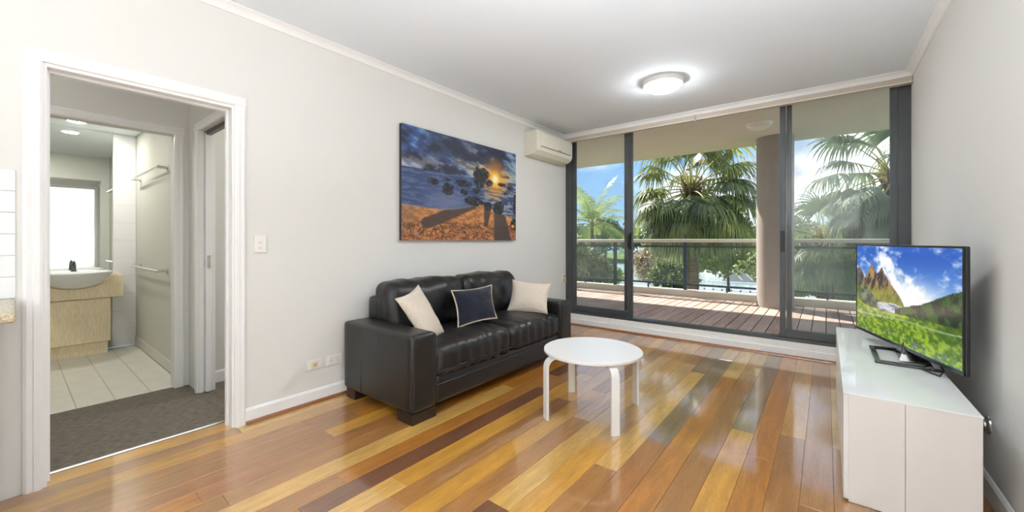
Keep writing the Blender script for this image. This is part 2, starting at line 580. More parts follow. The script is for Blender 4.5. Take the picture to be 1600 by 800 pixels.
# timber planks, running towards the window
PW = 0.1257
X0 = 0.028
Yel, Ora, Bro, Dar, Lig, Red, Sla, Pal = (lin(190, 142, 62), lin(170, 114, 48), lin(158, 112, 64), lin(112, 72, 50), lin(196, 158, 92),
                                         lin(152, 103, 58), lin(128, 104, 78), lin(186, 148, 98))
ROWS = {
    -5: [(0.9, Bro), (2.6, Ora), (9, Bro)], -4: [(1.9, Yel), (9, Ora)], -3: [(2.3, Bro), (9, Red)], -2: [(1.2, Ora), (3.0, Bro), (9, Bro)],
    -1: [(1.8, Ora), (2.95, Bro), (9, Pal)],
    0: [(2.228, Red), (9, Bro)], 1: [(1.7, Ora), (2.961, Bro), (9, Yel)], 2: [(2.566, Ora), (9, Ora)], 3: [(2.861, Yel), (9, Sla)],
    4: [(1.0, Yel), (4.1, Bro), (9, Pal)], 5: [(1.6, Red), (3.9, Ora), (9, Lig)], 6: [(2.407, Red), (4.45, Sla), (9, Pal)], 7: [(0.9, Yel), (1.956, Bro), (3.875, Lig), (9, Sla)],
    8: [(0.4, Bro), (2.197, Yel), (4.1, Pal), (9, Bro)], 9: [(1.375, Dar), (3.1, Lig), (9, Yel)], 10: [(0.8, Red), (2.385, Bro), (4.2, Pal), (9, Yel)],
    11: [(0.6, Ora), (2.9, Yel), (9, Bro)], 12: [(1.1, Bro), (2.6, Bro), (9, Yel)], 13: [(1.202, Lig), (3.2, Yel), (9, Ora)],
    14: [(0.80, Ora), (2.695, Dar), (4.3, Bro), (9, Ora)], 15: [(1.035, Bro), (3.0, Ora), (9, Dar)], 16: [(-0.6, Ora), (2.55, Lig), (9, Ora)],
    17: [(0.62, Bro), (2.0, Bro), (9, Ora)], 18: [(0.549, Ora), (2.3, Red), (9, Ora)], 19: [(1.233, Red), (9, Yel)], 20: [(-0.2, Yel), (1.5, Bro), (9, Ora)],
    21: [(1.2, Bro), (9, Red)], 22: [(2.0, Yel), (9, Bro)], 23: [(0.9, Bro), (9, Lig)], 24: [(1.7, Yel), (9, Ora)],
}
PAL = [Yel, Ora, Bro, Bro, Ora, Lig, Red, Dar]
for k in range(-5, 25):
    xa, xb = X0 - PW * (k + 1), X0 - PW * k
    xb = min(xb, XR)
    xa = max(xa, XL - 0.155)
    if k == 23:
        xa = XL
    if k == 24:
        xb = XL
    if xb - xa < 0.02:
        continue
    segs = ROWS[k]
    ycur = -1.2
    pts = [(YB + 1.3 + 0.4 * ((k * 37) % 7) / 7.0, PAL[(k * 5) % 8])] + segs
    ycur = YB
    for (y1, c) in pts:
        y1 = min(y1, YW - 0.005)
        if y1 - ycur < 0.05:
            continue
        ys = [(ycur, y1)]
        yA, yB2 = ycur, y1
        # board ends stop at the doorway jambs on the outermost rows
        if k == 24:
            yA, yB2 = max(yA, DY0 + 0.002), min(yB2, DY1 - 0.002)
            if yB2 - yA < 0.03:
                ycur = y1
                continue
        j = 1.0 + random.uniform(-0.07, 0.07)
        MB().box(xa + 0.0006, xb - 0.0006, yA + 0.0007, yB2 - 0.0007, -0.012, 0.0).build(
            'plank', M['plank'], floor, bevel=0.0009, seg=1, col=(c[0] * j * 1.06, c[1] * j * 1.0, c[2] * j * 0.78))
        ycur = y1

# skirtings, beads, cornices, architraves
st(MB().prism([(XL, 0), (XL + 0.014, 0), (XL + 0.014, 0.085), (XL + 0.006, 0.098), (XL, 0.1)], 'y', DY1 + 0.06, YW).build('baseboard_left', M['trim']))
st(MB().prism([(XR, 0), (XR - 0.014, 0), (XR - 0.014, 0.085), (XR - 0.006, 0.098), (XR, 0.1)], 'y', YB, YW).build('baseboard_right', M['trim']))
st(box('baseboard_back', M['trim'], (XL, XR, YB, YB + 0.014, 0, 0.1)))
q = [(XL + 0.014, 0), (XL + 0.034, 0), (XL + 0.031, 0.010), (XL + 0.024, 0.016), (XL + 0.014, 0.019)]
st(MB().prism(q, 'y', DY1 + 0.06, YW - 0.03).build('trim_1', M['bead']))
st(MB().prism([(YW - 0.012, 0), (YW - 0.032, 0), (YW - 0.029, 0.010), (YW - 0.022, 0.016), (YW - 0.012, 0.019)], 'x', XL + 0.014, XR - 0.014).build('trim_2', M['bead']))


def cornice(n, prof, axis, a0, a1):
    st(MB().prism(prof, axis, a0, a1).build('trim_%d' % n, M['trim'], smooth='auto'))


cv = lambda s, x: [(x, ZC), (x + s * 0.055, ZC), (x + s * 0.055, ZC - 0.008), (x + s * 0.03, ZC - 0.014), (x + s * 0.014, ZC - 0.03), (x + s * 0.01, ZC - 0.05), (x, ZC - 0.05)]
cornice(3, cv(1, XL), 'y', YB, YW)
cornice(4, cv(-1, XR), 'y', YB, YW)
cornice(5, cv(-1, YW - 0.06), 'x', XL, XR)
cornice(6, cv(1, YB), 'x', XL, XR)

ARW = 0.062


def architrave(n, xface, s, y0, y1, h, wd=ARW):
    """stepped door surround on a wall face x = xface, proud towards s"""
    prof = [(0, 0.0), (wd, 0.0), (wd, 0.010), (wd - 0.012, 0.017), (wd - 0.030, 0.013), (wd - 0.034, 0.019), (0.010, 0.019), (0.0, 0.014)]
    b = MB()
    X = lambda d: xface + s * d
    b.prism([(X(d), y0 - a) for (a, d) in prof], 'z', 0, h)
    b.prism([(X(d), y1 + a) for (a, d) in prof], 'z', 0, h)
    b.prism([(X(d), h + a) for (a, d) in prof], 'y', y0 - wd, y1 + wd)
    return st(b.build('trim_%d' % n, M['trim']))


architrave(7, XL, 1, DY0, DY1, DH)
# door lining with stop
b = MB()
b.box(XH - 0.002, XL + 0.002, DY0 - 0.004, DY0 + 0.014, 0, DH - 0.018)
b.box(XH - 0.002, XL + 0.002, DY1 - 0.014, DY1 + 0.004, 0, DH - 0.018)
b.box(XH - 0.002, XL + 0.002, DY0 - 0.004, DY1 + 0.004, DH - 0.018, DH + 0.004)
b.box(XH + 0.03, XH + 0.06, DY0 + 0.014, DY0 + 0.026, 0, DH - 0.03)
b.box(XH + 0.03, XH + 0.06, DY1 - 0.026, DY1 - 0.014, 0, DH - 0.03)
b.box(XH + 0.03, XH + 0.06, DY0 + 0.014, DY1 - 0.014, DH - 0.03, DH - 0.018)
st(b.build('trim_8', M['trim']))
# metal strip where timber meets carpet
st(MB().prism([(-3.150, -0.002), (-3.146, 0.004), (-3.134, 0.004), (-3.130, -0.002)], 'y', DY0 + 0.01, DY1 - 0.01).build('trim_9', M['chrome']))

# splashback tiles on the left wall
for r_ in range(6):
    for c_ in range(3):
        y1 = 0.018 - c_ * 0.2
        box('tile', M['tile_white'], (XL, XL + 0.006, y1 - 0.198, y1, 0.931 + r_ * 0.1, 1.029 + r_ * 0.1), wall_left, 0.0012, 1)

# ------------------------------------------------------------------ hall, bathroom, bedroom beyond the doorway
XB = -4.16        # hall face of the bathroom wall
XB2 = -4.26
BY0, BY1 = -0.02, 0.83   # bathroom doorway
HY1 = 0.925       # hall end wall face
XF = -6.27        # bathroom far wall
BYW = 0.91        # bathroom side wall (towel rails)
SX0, SX1 = -3.87, -3.14  # sliding door opening in the hall end wall
b = MB()
b.box(XB2, XB, -1.5, BY0, 0, ZC)
b.box(XB2, XB, BY1, HY1 + 0.10, 0, ZC)
b.box(XB2, XB, BY0, BY1, 2.06, ZC)
st(b.build('wall_hall', M['wall']))
b = MB()
b.box(XB, SX0, HY1, HY1 + 0.10, 0, ZC)
b.box(SX1, XH, HY1, HY1 + 0.10, 0, ZC)
b.box(SX0, SX1, HY1, HY1 + 0.10, 2.06, ZC)
st(b.build('wall_hall_end', M['wall']))
st(box('wall_hall_near', M['wall'], (XB, XH, -1.6, -1.5, 0, ZC)))
st(box('ceiling_hall', M['ceil'], (XF - 0.1, XH, -1.6, 4.2, ZC, ZC + 0.15)))
st(box('floor_carpet', M['carpet'], (XB - 0.03, -3.14, -1.5, 4.1, -0.06, 0.0)))
architrave(10, XB, 1, BY0, BY1, 2.06)
# sliding-door surround on the hall end wall
prof = [(0, 0.0), (ARW, 0.0), (ARW, 0.010), (ARW - 0.012, 0.017), (ARW - 0.030, 0.013), (ARW - 0.034, 0.019), (0.010, 0.019), (0.0, 0.014)]
b = MB()
b.prism([(SX0 - a, HY1 - d) for (a, d) in prof], 'z', 0, 2.06)
b.prism([(HY1 - d, 2.06 + a) for (a, d) in prof], 'x', SX0 - ARW, XH - 0.02)
b.box(SX0 - 0.006, SX0 + 0.012, HY1 - 0.004, HY1 + 0.030, 0, 2.06)
b.box(SX0 - 0.006, SX0 + 0.012, HY1 + 0.072, HY1 + 0.104, 0, 2.06)
st(b.build('trim_11', M['trim']))
# cavity sliding door, mostly slid into the wall
door_3 = st(box('door_3', M['trim'], (SX0 - 0.70, SX0 + 0.05, HY1 + 0.033, HY1 + 0.069, 0.008, 2.045), bevel=0.002))
lt = box('latch', M['chrome'], (SX0 + 0.012, SX0 + 0.044, HY1 + 0.029, HY1 + 0.033, 0.99, 1.07), door_3, 0.002)
box('latch_edge', M['chrome'], (SX0 + 0.049, SX0 + 0.053, HY1 + 0.040, HY1 + 0.062, 0.98, 1.08), door_3)
st(box('trim_12', M['alu'], (SX0 + 0.012, SX1, HY1 + 0.035, HY1 + 0.067, 2.03, 2.06)))
# bedroom
st(box('wall_bedroom', M['wall'], (XB2, -4.05, HY1 + 0.10, 4.1, 0, ZC)))
st(box('wall_bedroom_far', M['wall'], (XB2, XH, 4.1, 4.2, 0, ZC)))
st(MB().prism([(-4.05, 0), (-4.036, 0), (-4.036, 0.085), (-4.044, 0.098), (-4.05, 0.1)], 'y', HY1 + 0.1, 4.1).build('baseboard_bedroom', M['trim']))

# bathroom shell
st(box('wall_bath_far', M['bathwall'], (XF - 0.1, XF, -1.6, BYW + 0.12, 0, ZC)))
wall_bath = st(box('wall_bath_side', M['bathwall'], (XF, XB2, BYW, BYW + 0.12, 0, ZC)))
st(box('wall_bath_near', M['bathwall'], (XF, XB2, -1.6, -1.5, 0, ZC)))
st(box('ceiling_bath', M['ceil'], (XF, XB2, -1.5, BYW, 2.40, 2.5)))
bf = st(box('floor_bath', M['grout'], (XF, XB - 0.03, -1.5, BYW, -0.06, -0.003)))
tm = None
for i in range(7):
    for j in range(5):
        ya = 0.697 - 0.2 * i + 0.0015
        yb_ = min(0.697 - 0.2 * (i - 1), BYW) - 0.0015
        xa = XB - 0.032 - 0.4 * (j + 1) + 0.0015
        xb = XB - 0.032 - 0.4 * j - 0.0015
        box('tile', M['tile_floor'], (xa, xb, ya, yb_, -0.01, 0.001), bf, 0.0012, 1)
for j in range(6):
    xa = XB2 - 0.335 * (j + 1)
    box('skirting_tile', M['tile_floor'], (xa + 0.001, xa + 0.334, BYW - 0.009, BYW, 0.001, 0.1), wall_bath, 0.001, 1)
wf = bpy.data.objects['wall_bath_far']
for r_ in range(12):
    box('tile', M['tile_white'], (XF, XF + 0.007, 0.7135, 0.9085, 0.001 + r_ * 0.2, 0.1995 + r_ * 0.2), wf, 0.001, 1)

# mirror
mir = thing('bathroom_mirror', (XF + 0.01, 0.05, 1.0), 'frameless wall mirror above the basin reflecting a bright doorway', 'mirror')
box('mirror_glass', M['mirror'], (XF + 0.002, XF + 0.012, -0.9, 0.712, 0.835, 2.398), mir)
box('mirror_edge', M['chrome'], (XF + 0.001, XF + 0.013, 0.712, 0.716, 0.835, 2.398), mir)
# vanity
van = thing('vanity_unit', (-6.1, 0.2, 0), 'pale maple bathroom vanity with deep apron below the mirror', 'vanity')
CXv, CYv, Rv = -5.96, 0.415, 0.262
cx0, cx1 = XF + 0.002, -5.97
# apron with a scooped cut-out around the bowl
prof = [(-0.9, 0.60), (0.765, 0.60), (0.765, 0.825), (CYv + 0.255, 0.825)]
for k in range(1, 16):
    a = math.pi * k / 16
    prof.append((CYv + 0.255 * math.cos(a), 0.825 - 0.125 * math.sin(a)))
prof += [(CYv - 0.255, 0.825), (-0.9, 0.825)]
MB().prism(prof, 'x', cx1 - 0.02, cx1).build('apron', M['maple'], van)
MB().box(cx0, cx1 - 0.02, 0.745, 0.765, 0.60, 0.825).build('side_panel', M['maple'], van)
MB().box(cx0, cx0 + 0.05, -0.9, 0.745, 0.60, 0.832).build('back_rail', M['maple'], van)
box('carcass', M['maple'], (cx0, -6.025, -0.9, 0.672, 0.13, 0.60), van)
for (a, b_) in ((0.165, 0.672), (-0.36, 0.161), (-0.9, -0.364)):
    d = box('door', M['maple'], (-6.024, -6.006, a, b_, 0.135, 0.585), van, 0.001, 1)
    MB().lathe([(0.0, 0.022), (0.010, 0.020), (0.011, 0.014), (0.006, 0.008), (0.006, 0.0)], (-6.006, a + 0.04, 0.535), 16, 'x').build('knob', M['chrome'], d, smooth='auto')
box('plinth', M['maple'], (cx0, -6.045, -0.9, 0.655, 0.001, 0.125), van)
# basin (semi-recessed bowl)
bas = thing('basin', (CXv, CYv, 0.72), 'white ceramic semi-recessed round basin set in maple vanity', 'basin')
out = [(0.0, -0.155), (0.06, -0.153), (0.13, -0.135), (0.19, -0.100), (0.235, -0.055), (0.258, -0.012), (0.264, 0.0), (0.264, 0.012), (0.258, 0.018),
       (0.240, 0.016), (0.232, 0.004), (0.205, -0.055), (0.15, -0.105), (0.07, -0.128), (0.0, -0.13)]
MB().lathe(out, (CXv, CYv, 0.865), 48, sx=1.04).build('bowl', M['ceramic'], bas, smooth='auto')
MB().box(-6.22, -6.05, CYv - 0.16, CYv + 0.16, 0.845, 0.878).build('tap_ledge', M['ceramic'], bas, 0.01, 3, 'auto')
MB().lathe([(0.0, 0.004), (0.02, 0.004), (0.022, 0.0)], (CXv, CYv, 0.738), 20).build('waste', M['chrome'], bas)
tap = thing('mixer_tap', (-6.13, CYv - 0.0, 0.878), 'small dark metal mixer tap standing at the back of the basin', 'tap')
MB().lathe([(0.024, 0.0), (0.024, 0.006), (0.019, 0.010), (0.018, 0.062), (0.020, 0.066), (0.0, 0.070)], (-6.13, CYv, 0.878), 20).build('body', M['tapdark'], tap, smooth='auto')
MB().tube([(-6.125, CYv, 0.915), (-6.09, CYv, 0.925), (-6.05, CYv, 0.918), (-6.03, CYv, 0.905)], [0.013, 0.012, 0.011, 0.011], 12).build('spout', M['tapdark'], tap, smooth='auto')
MB().tube([(-6.13, CYv, 0.948), (-6.13, CYv, 0.962), (-6.112, CYv, 0.972), (-6.085, CYv, 0.985)], [0.017, 0.016, 0.010, 0.006], 12).build('lever', M['tapdark'], tap, smooth='auto')


def towel_rail(z, label):
    t = thing('towel_rail', (-5.37, BYW, z), label, 'towel rail', 'chrome towel rails on the bathroom wall')
    yb = BYW - 0.075
    for x in (-5.98, -4.78):
        p = MB().tube([(x, BYW, z), (x, yb - 0.008, z)], 0.014, 14).build('bracket', M['chrome'], t, smooth='auto')
        MB().lathe([(0.0, 0.0), (0.026, 0.0), (0.026, -0.008), (0.012, -0.012)], (x, BYW, z), 20, 'y').build('flange', M['chrome'], p, smooth='auto')
    MB().tube([(-6.03, yb, z), (-4.73, yb, z)], 0.012, 14).build('bar', M['chrome'], t, smooth='auto')


towel_rail(1.87, 'upper chrome towel rail high on the bathroom side wall')
towel_rail(0.92, 'lower chrome towel rail level with the basin')
for (x, y, lb) in ((-5.94, 0.42, 'small round recessed downlight glowing in the bathroom ceiling near the mirror'), (-5.0, 0.0, 'added fill downlight, unseen, in the middle of the bathroom ceiling')):  # second downlight is added, unseen, to brighten the bathroom
    dl = thing('downlight', (x, y, 2.4), lb, 'downlight', 'bathroom downlights')
    MB().lathe([(0.060, 0.0), (0.075, -0.003), (0.078, 0.0)], (x, y, 2.399), 28).build('rim', M['trim'], dl, smooth='auto')
    MB().lathe([(0.0, -0.002), (0.06, -0.002)], (x, y, 2.399), 28).build('bulb', M['lamp_bath'], dl)
bl = thing('fill_lamp_bedroom', (-3.6, 2.6, ZC), 'plain round lamp added as fill inside the bedroom, unseen', 'lamp')  # added lamp, out of view, to light the bedroom
MB().lathe([(0.18, 0.0), (0.17, -0.03), (0.12, -0.06), (0.0, -0.075)], (-3.6, 2.6, ZC), 28).build('dome', M['fill_bedroom'], bl, smooth=True)

# ------------------------------------------------------------------ glazing wall
st(box('trim_13', M['trim'], (XL, XR, YW - 0.012, YW + 0.006, 0.0, 0.085), bevel=0.003))
st(box('trim_14', M['trim'], (XL, XR, YW + 0.004, YW + 0.155, 0.0, 0.150), bevel=0.003))
YG = YW + 0.06
win = st(thing('window_1', (-1.2, YG, 0.15)))
FR = dict(bevel=0.003)
box('jamb', M['alu'], (XL, -2.872, YW + 0.03, YW + 0.13, 0.15, 2.69), win, **FR)
box('jamb', M['alu'], (0.515, XR, YW + 0.03, YW + 0.13, 0.15, 2.69), win, **FR)
box('track', M['alu'], (-2.872, 0.515, YW + 0.02, YW + 0.14, 0.15, 0.185), win, **FR)
box('head', M['alu'], (-2.872, 0.515, YW + 0.03, YW + 0.13, 2.66, 2.69), win, **FR)
for (xa, xb, xm0, xm1, gm) in ((-2.872, -2.113, -2.113, -2.068, 'glass'), (-0.283, 0.515, -0.328, -0.283, 'glass')):
    box('stile', M['alu'], (xm0, xm1, YW + 0.085, YW + 0.12, 0.185, 2.66), win, **FR)
    box('rail', M['alu'], (xa, xb, YW + 0.085, YW + 0.12, 0.185, 0.265), win, **FR)
    box('pane', M[gm], (xa + 0.001, xb - 0.001, YW + 0.100, YW + 0.106, 0.265, 2.659), win)


def slider(name, x0, x1, lead, gm):
    """sliding leaf stacked over the fixed pane; lead = x range of the leading stile"""
    d = st(thing(name, ((x0 + x1) / 2, YW + 0.05, 0.185)))
    la, lb = lead
    ta, tb = (x0, x0 + 0.05) if la > (x0 + x1) / 2 else (x1 - 0.05, x1)
    s = box('stile', M['alu'], (la, lb, YW + 0.035, YW + 0.073, 0.187, 2.658), d, **FR)
    box('stile', M['alu'], (ta, tb, YW + 0.035, YW + 0.073, 0.187, 2.658), d, **FR)
    xa, xb = min(tb, lb), max(ta, la)
    box('rail', M['alu'], (xa, xb, YW + 0.035, YW + 0.073, 0.187, 0.270), d, **FR)
    box('rail', M['alu'], (xa, xb, YW + 0.035, YW + 0.073, 2.622, 2.658), d, **FR)
    box('pane', M[gm], (xa, xb, YW + 0.050, YW + 0.056, 0.270, 2.622), d)
    xc = (la + lb) / 2
    h = MB().box(xc - 0.018, xc + 0.018, YW + 0.027, YW + 0.035, 1.08, 1.30).build('handle', M['alu_black'], s, 0.003)
    pts = [(xc, YW + 0.03, 1.10), (xc - 0.004, YW + 0.0, 1.105), (xc - 0.008, YW - 0.022, 1.13), (xc - 0.008, YW - 0.026, 1.19), (xc - 0.008, YW - 0.022, 1.25), (xc - 0.004, YW + 0.0, 1.275), (xc, YW + 0.03, 1.28)]
    if name == 'door_1':
        MB().tube(pts, 0.009, 10).build('grip', M['alu_black'], s, smooth='auto')
    return d


slider('door_1', -2.868, -1.982, (-2.040, -1.982), 'glass')
slider('door_2', -0.384, 0.511, (-0.384, -0.334), 'glass_haze')

# blind pelmet
pel = thing('blind_pelmet', (-1.2, 4.95, 2.6), 'long beige blind pelmet running above the sliding doors', 'pelmet')
xs = -1.19
for (xa, xb) in ((XL + 0.004, xs - 0.002), (xs + 0.002, XR - 0.004)):
    prof = [(4.935, 2.596), (4.99, 2.596), (4.99, 2.65), (4.935, 2.65)]
    s_ = MB().box(xa, xb, 4.925, 4.995, 2.592, 2.648).build('cover', M['pelmet'], pel, 0.004)
    MB().box(xa + 0.002, xb - 0.002, 4.921, 4.925, 2.594, 2.601).build('lip', M['trim'], s_)
box('joiner', M['plastic_grey'], (xs - 0.012, xs + 0.012, 4.918, 4.926, 2.578, 2.648), pel, 0.003)
box('end_cap', M['plastic_grey'], (XL + 0.0005, XL + 0.004, 4.92, 4.996, 2.585, 2.648), pel)
box('end_cap', M['plastic_grey'], (XR - 0.004, XR - 0.0005, 4.92, 4.996, 2.585, 2.648), pel)

# ------------------------------------------------------------------ balcony
DZ, YE = 0.13, 7.98
deck = st(box('balcony_deck', M['subfloor'], (-8.0, 3.0, YW + 0.155, YE, -0.1, DZ - 0.02)))
nb = 0
for k in range(-56, 20):
    xa = k * 0.14
    if xa < -7.9 or xa > 2.8:
        continue
    c = [lin(172, 146, 134), lin(160, 132, 120), lin(182, 158, 146), lin(150, 124, 114)][(k * 7 + k * k) % 4]
    MB().box(xa + 0.005, xa + 0.135, YW + 0.16, YE - 0.01, DZ - 0.02, DZ).build('deck_board', M['deck'], deck, bevel=0.003, seg=1, col=c)
st(box('balcony_kerb', M['concrete'], (-8.0, 3.0, YE, YE + 0.22, -0.3, 0.25), bevel=0.012))
st(box('balcony_slab', M['soffit'], (-8.0, 3.0, YW + 0.15, YE + 0.13, 2.85, 3.1), bevel=0.01))
st(box('wall_outer', M['soffit'], (-8.0, 3.0, YW + 0.15, YW + 0.17, 2.69, 2.85)))
b = MB()
b.box(XR + 0.15, 3.0, YW, YW + 0.15, -0.1, 3.1)
st(b.build('wall_facade', M['soffit']))
st(box('wall_facade_far', M['soffit'], (-8.0, XH, YW, YW + 0.15, -0.1, 3.1)))
st(MB().lathe([(0.255, 0.0), (0.255, 2.72)], (-0.648, 7.64, DZ), 48).build('balcony_column', M['column'], smooth='auto'))

rail = thing('balcony_railing', (-2.5, YE + 0.1, 0.25), 'pale-topped balcony railing with blue-grey posts and glass infill', 'railing')
YR = YE + 0.10
MB().box(-7.9, 2.9, YR - 0.045, YR + 0.045, 1.158, 1.222).build('handrail', M['rail_pale'], rail, 0.02, 3, 'auto')
MB().box(-7.9, 2.9, YR - 0.016, YR + 0.016, 1.065, 1.10).build('upper_rail', M['rail_blue'], rail, 0.004)
MB().box(-7.9, 2.9, YR - 0.016, YR + 0.016, 0.335, 0.37).build('lower_rail', M['rail_blue'], rail, 0.004)
px_ = [-6.42, -4.99, -3.56, -2.13, -0.70, 0.73, 2.16]
for x in px_:
    MB().box(x - 0.03, x + 0.03, YR - 0.03, YR + 0.03, 0.25, 1.158).build('post', M['rail_blue'], rail, 0.005)
for x in [(a + b_) / 2 for a, b_ in zip(px_, px_[1:])]:
    MB().box(x - 0.015, x + 0.015, YR - 0.012, YR + 0.012, 0.25, 0.335).build('bracket', M['rail_blue'], rail)
for a, b_ in zip(px_, px_[1:]):
    MB().box(a + 0.032, b_ - 0.032, YR - 0.004, YR + 0.004, 0.37, 1.065).build('glass_panel', M['glass_rail'], rail)


def oyster(loc, r, name, label, gm, base='trim', h=0.075):
    t = thing(name, loc, label, 'ceiling lamp')
    MB().lathe([(0.0, 0.0), (r * 1.10, 0.0), (r * 1.09, -0.028), (r * 1.05, -0.040), (r * 0.99, -0.036)], loc, 40).build('base_ring', M[base], t, smooth='auto')
    MB().lathe([(r * 1.0, -0.032), (r * 0.97, -0.046), (r * 0.86, -0.066), (r * 0.62, -0.086), (r * 0.32, -0.097), (0.0, -0.101)], loc, 40).build('dome', M[gm], t, smooth=True)
    return t


oyster((-0.74, 6.55, 2.85), 0.15, 'balcony_lamp', 'unlit round oyster lamp on the balcony soffit beside the column', 'lamp_off')
oyster((-1.21, 3.83, ZC), 0.165, 'ceiling_lamp', 'glowing white oyster lamp on the living room ceiling', 'lamp_glass')
oyster((-1.3, 0.15, ZC), 0.21, 'fill_lamp_dining', 'large oyster lamp added as fill over the dining end, out of view', 'fill_oyster')  # added above the frame to brighten the room
oyster((-1.3, -2.0, ZC), 0.21, 'fill_lamp_kitchen', 'large oyster lamp added as fill near the back wall, out of view', 'fill_oyster')  # another added fill lamp, never in view

# uplighters added out of view to brighten the ceiling
for (x, y, lb) in ((-0.2, -2.9, 'slim steel uplighter added as fill by the back wall, out of view'),):
    t = thing('fill_uplighter', (x, y, 0), lb, 'added fill lamp')
    MB().lathe([(0.0, 0.0), (0.14, 0.0), (0.14, 0.012), (0.03, 0.025), (0.0, 0.025)], (x, y, 0), 32).build('base', M['chrome'], t, smooth='auto')
    MB().tube([(x, y, 0.02), (x, y, 1.20)], 0.012, 12).build('pole', M['chrome'], t, smooth='auto')
    MB().lathe([(0.02, 1.18), (0.10, 1.215), (0.15, 1.27), (0.165, 1.33), (0.162, 1.33), (0.145, 1.272), (0.095, 1.225), (0.0, 1.21)], (x, y, 0), 32).build('shade', M['chrome'], t, smooth='auto')
    MB().lathe([(0.0, 1.285), (0.10, 1.285)], (x, y, 0), 32).build('bulb', M['fill_up'], t)
t = thing('fill_can', (0.15, 0.5, 0), 'short white can uplighter added as fill near the right wall, out of view', 'added fill lamp')  # added below the frame to throw light on the ceiling
MB().lathe([(0.0, 0.0), (0.12, 0.0), (0.125, 0.01), (0.125, 0.26), (0.118, 0.26), (0.112, 0.10), (0.0, 0.10)], (0.15, 0.5, 0), 36).build('can', M['white_lacq'], t, smooth='auto')
MB().lathe([(0.0, 0.18), (0.10, 0.18)], (0.15, 0.5, 0), 36).build('bulb', M['fill_up'], t)
oyster((-3.62, -0.55, ZC), 0.15, 'fill_lamp_hall', 'round oyster lamp added as fill on the hall ceiling, unseen', 'fill_hall')  # added unseen to lift the hall

# ------------------------------------------------------------------ kitchen bench end at the left edge
kb = thing('kitchen_bench', (-2.68, -0.6, 0), 'speckled stone kitchen benchtop end beside the doorway', 'bench')
MB().box(XL + 0.001, -2.37, -2.6, 0.016, 0.892, 0.930).build('benchtop', M['granite'], kb, 0.012, 3, 'auto')
MB().box(XL + 0.016, -2.41, -2.6, -0.035, 0.10, 0.892).build('cupboard', M['white_lacq'], kb, 0.002)
MB().box(XL + 0.016, -2.46, -2.6, -0.035, 0.0, 0.10).build('kickboard', M['white_lacq'], kb)

# ------------------------------------------------------------------ sofa
def rounded_cushion(b, r, n=(14, 14, 8), puff=(0, 0, 0.02), wr=0.004, wf=9.0, seed=0, slope=None, fold=None):
    """subdivided box with rounded edges, bulged faces and creases"""
    x0, x1, y0, y1, z0, z1 = b
    c = Vector(((x0 + x1) / 2, (y0 + y1) / 2, (z0 + z1) / 2))
    hs = Vector(((x1 - x0) / 2, (y1 - y0) / 2, (z1 - z0) / 2))
    verts = {}
    vl, fl = [], []

    def vid(i, j, k):
        key = (i, j, k)
        if key in verts:
            return verts[key]
        q_ = Vector((2 * i / n[0] - 1, 2 * j / n[1] - 1, 2 * k / n[2] - 1))
        # cluster samples towards the edges
        q_ = Vector([math.copysign(abs(t) ** 0.8, t) for t in q_])
        p = Vector((q_.x * hs.x, q_.y * hs.y, q_.z * hs.z))
        inner = Vector([max(-(hs[a] - r), min(hs[a] - r, p[a])) for a in range(3)])
        d = p - inner
        if d.length > 1e-9:
            p = inner + d.normalized() * r * min(1.0, max(abs(d.x), abs(d.y), abs(d.z)) / r)
        u = Vector((p.x / hs.x, p.y / hs.y, p.z / hs.z))
        p.x += puff[0] * math.copysign(1, u.x) * abs(u.x) * (1 - u.y ** 2) * (1 - u.z ** 2)
        p.y += puff[1] * math.copysign(1, u.y) * abs(u.y) * (1 - u.x ** 2) * (1 - u.z ** 2)
        p.z += puff[2] * math.copysign(1, u.z) * abs(u.z) * (1 - u.x ** 2) * (1 - u.y ** 2)
        nn = mnoise.noise(Vector((p.x * wf, p.y * wf * 1.4, p.z * wf)) + Vector((seed, seed * 2, 0)))
        nn += 0.5 * mnoise.noise(Vector((p.x * wf * 2.3, p.y * wf * 2.9, p.z * wf * 1.3)) + Vector((seed * 3, 0, 5)))
        p += p.normalized() * nn * wr
        if fold:
            p = fold(p, u)
        verts[key] = len(vl)
        vl.append(c + p)
        return verts[key]

    for a in range(3):
        o1, o2 = (a + 1) % 3, (a + 2) % 3
        for s in (0, n[a]):
            for i in range(n[o1]):
                for j in range(n[o2]):
                    idx = []
                    for (di, dj) in ((0, 0), (1, 0), (1, 1), (0, 1)):
                        t = [0, 0, 0]
                        t[a] = s
                        t[o1] = i + di
                        t[o2] = j + dj
                        idx.append(vid(*t))
                    fl.append(tuple(idx if s else idx[::-1]))
    return MB().add(vl, fl)


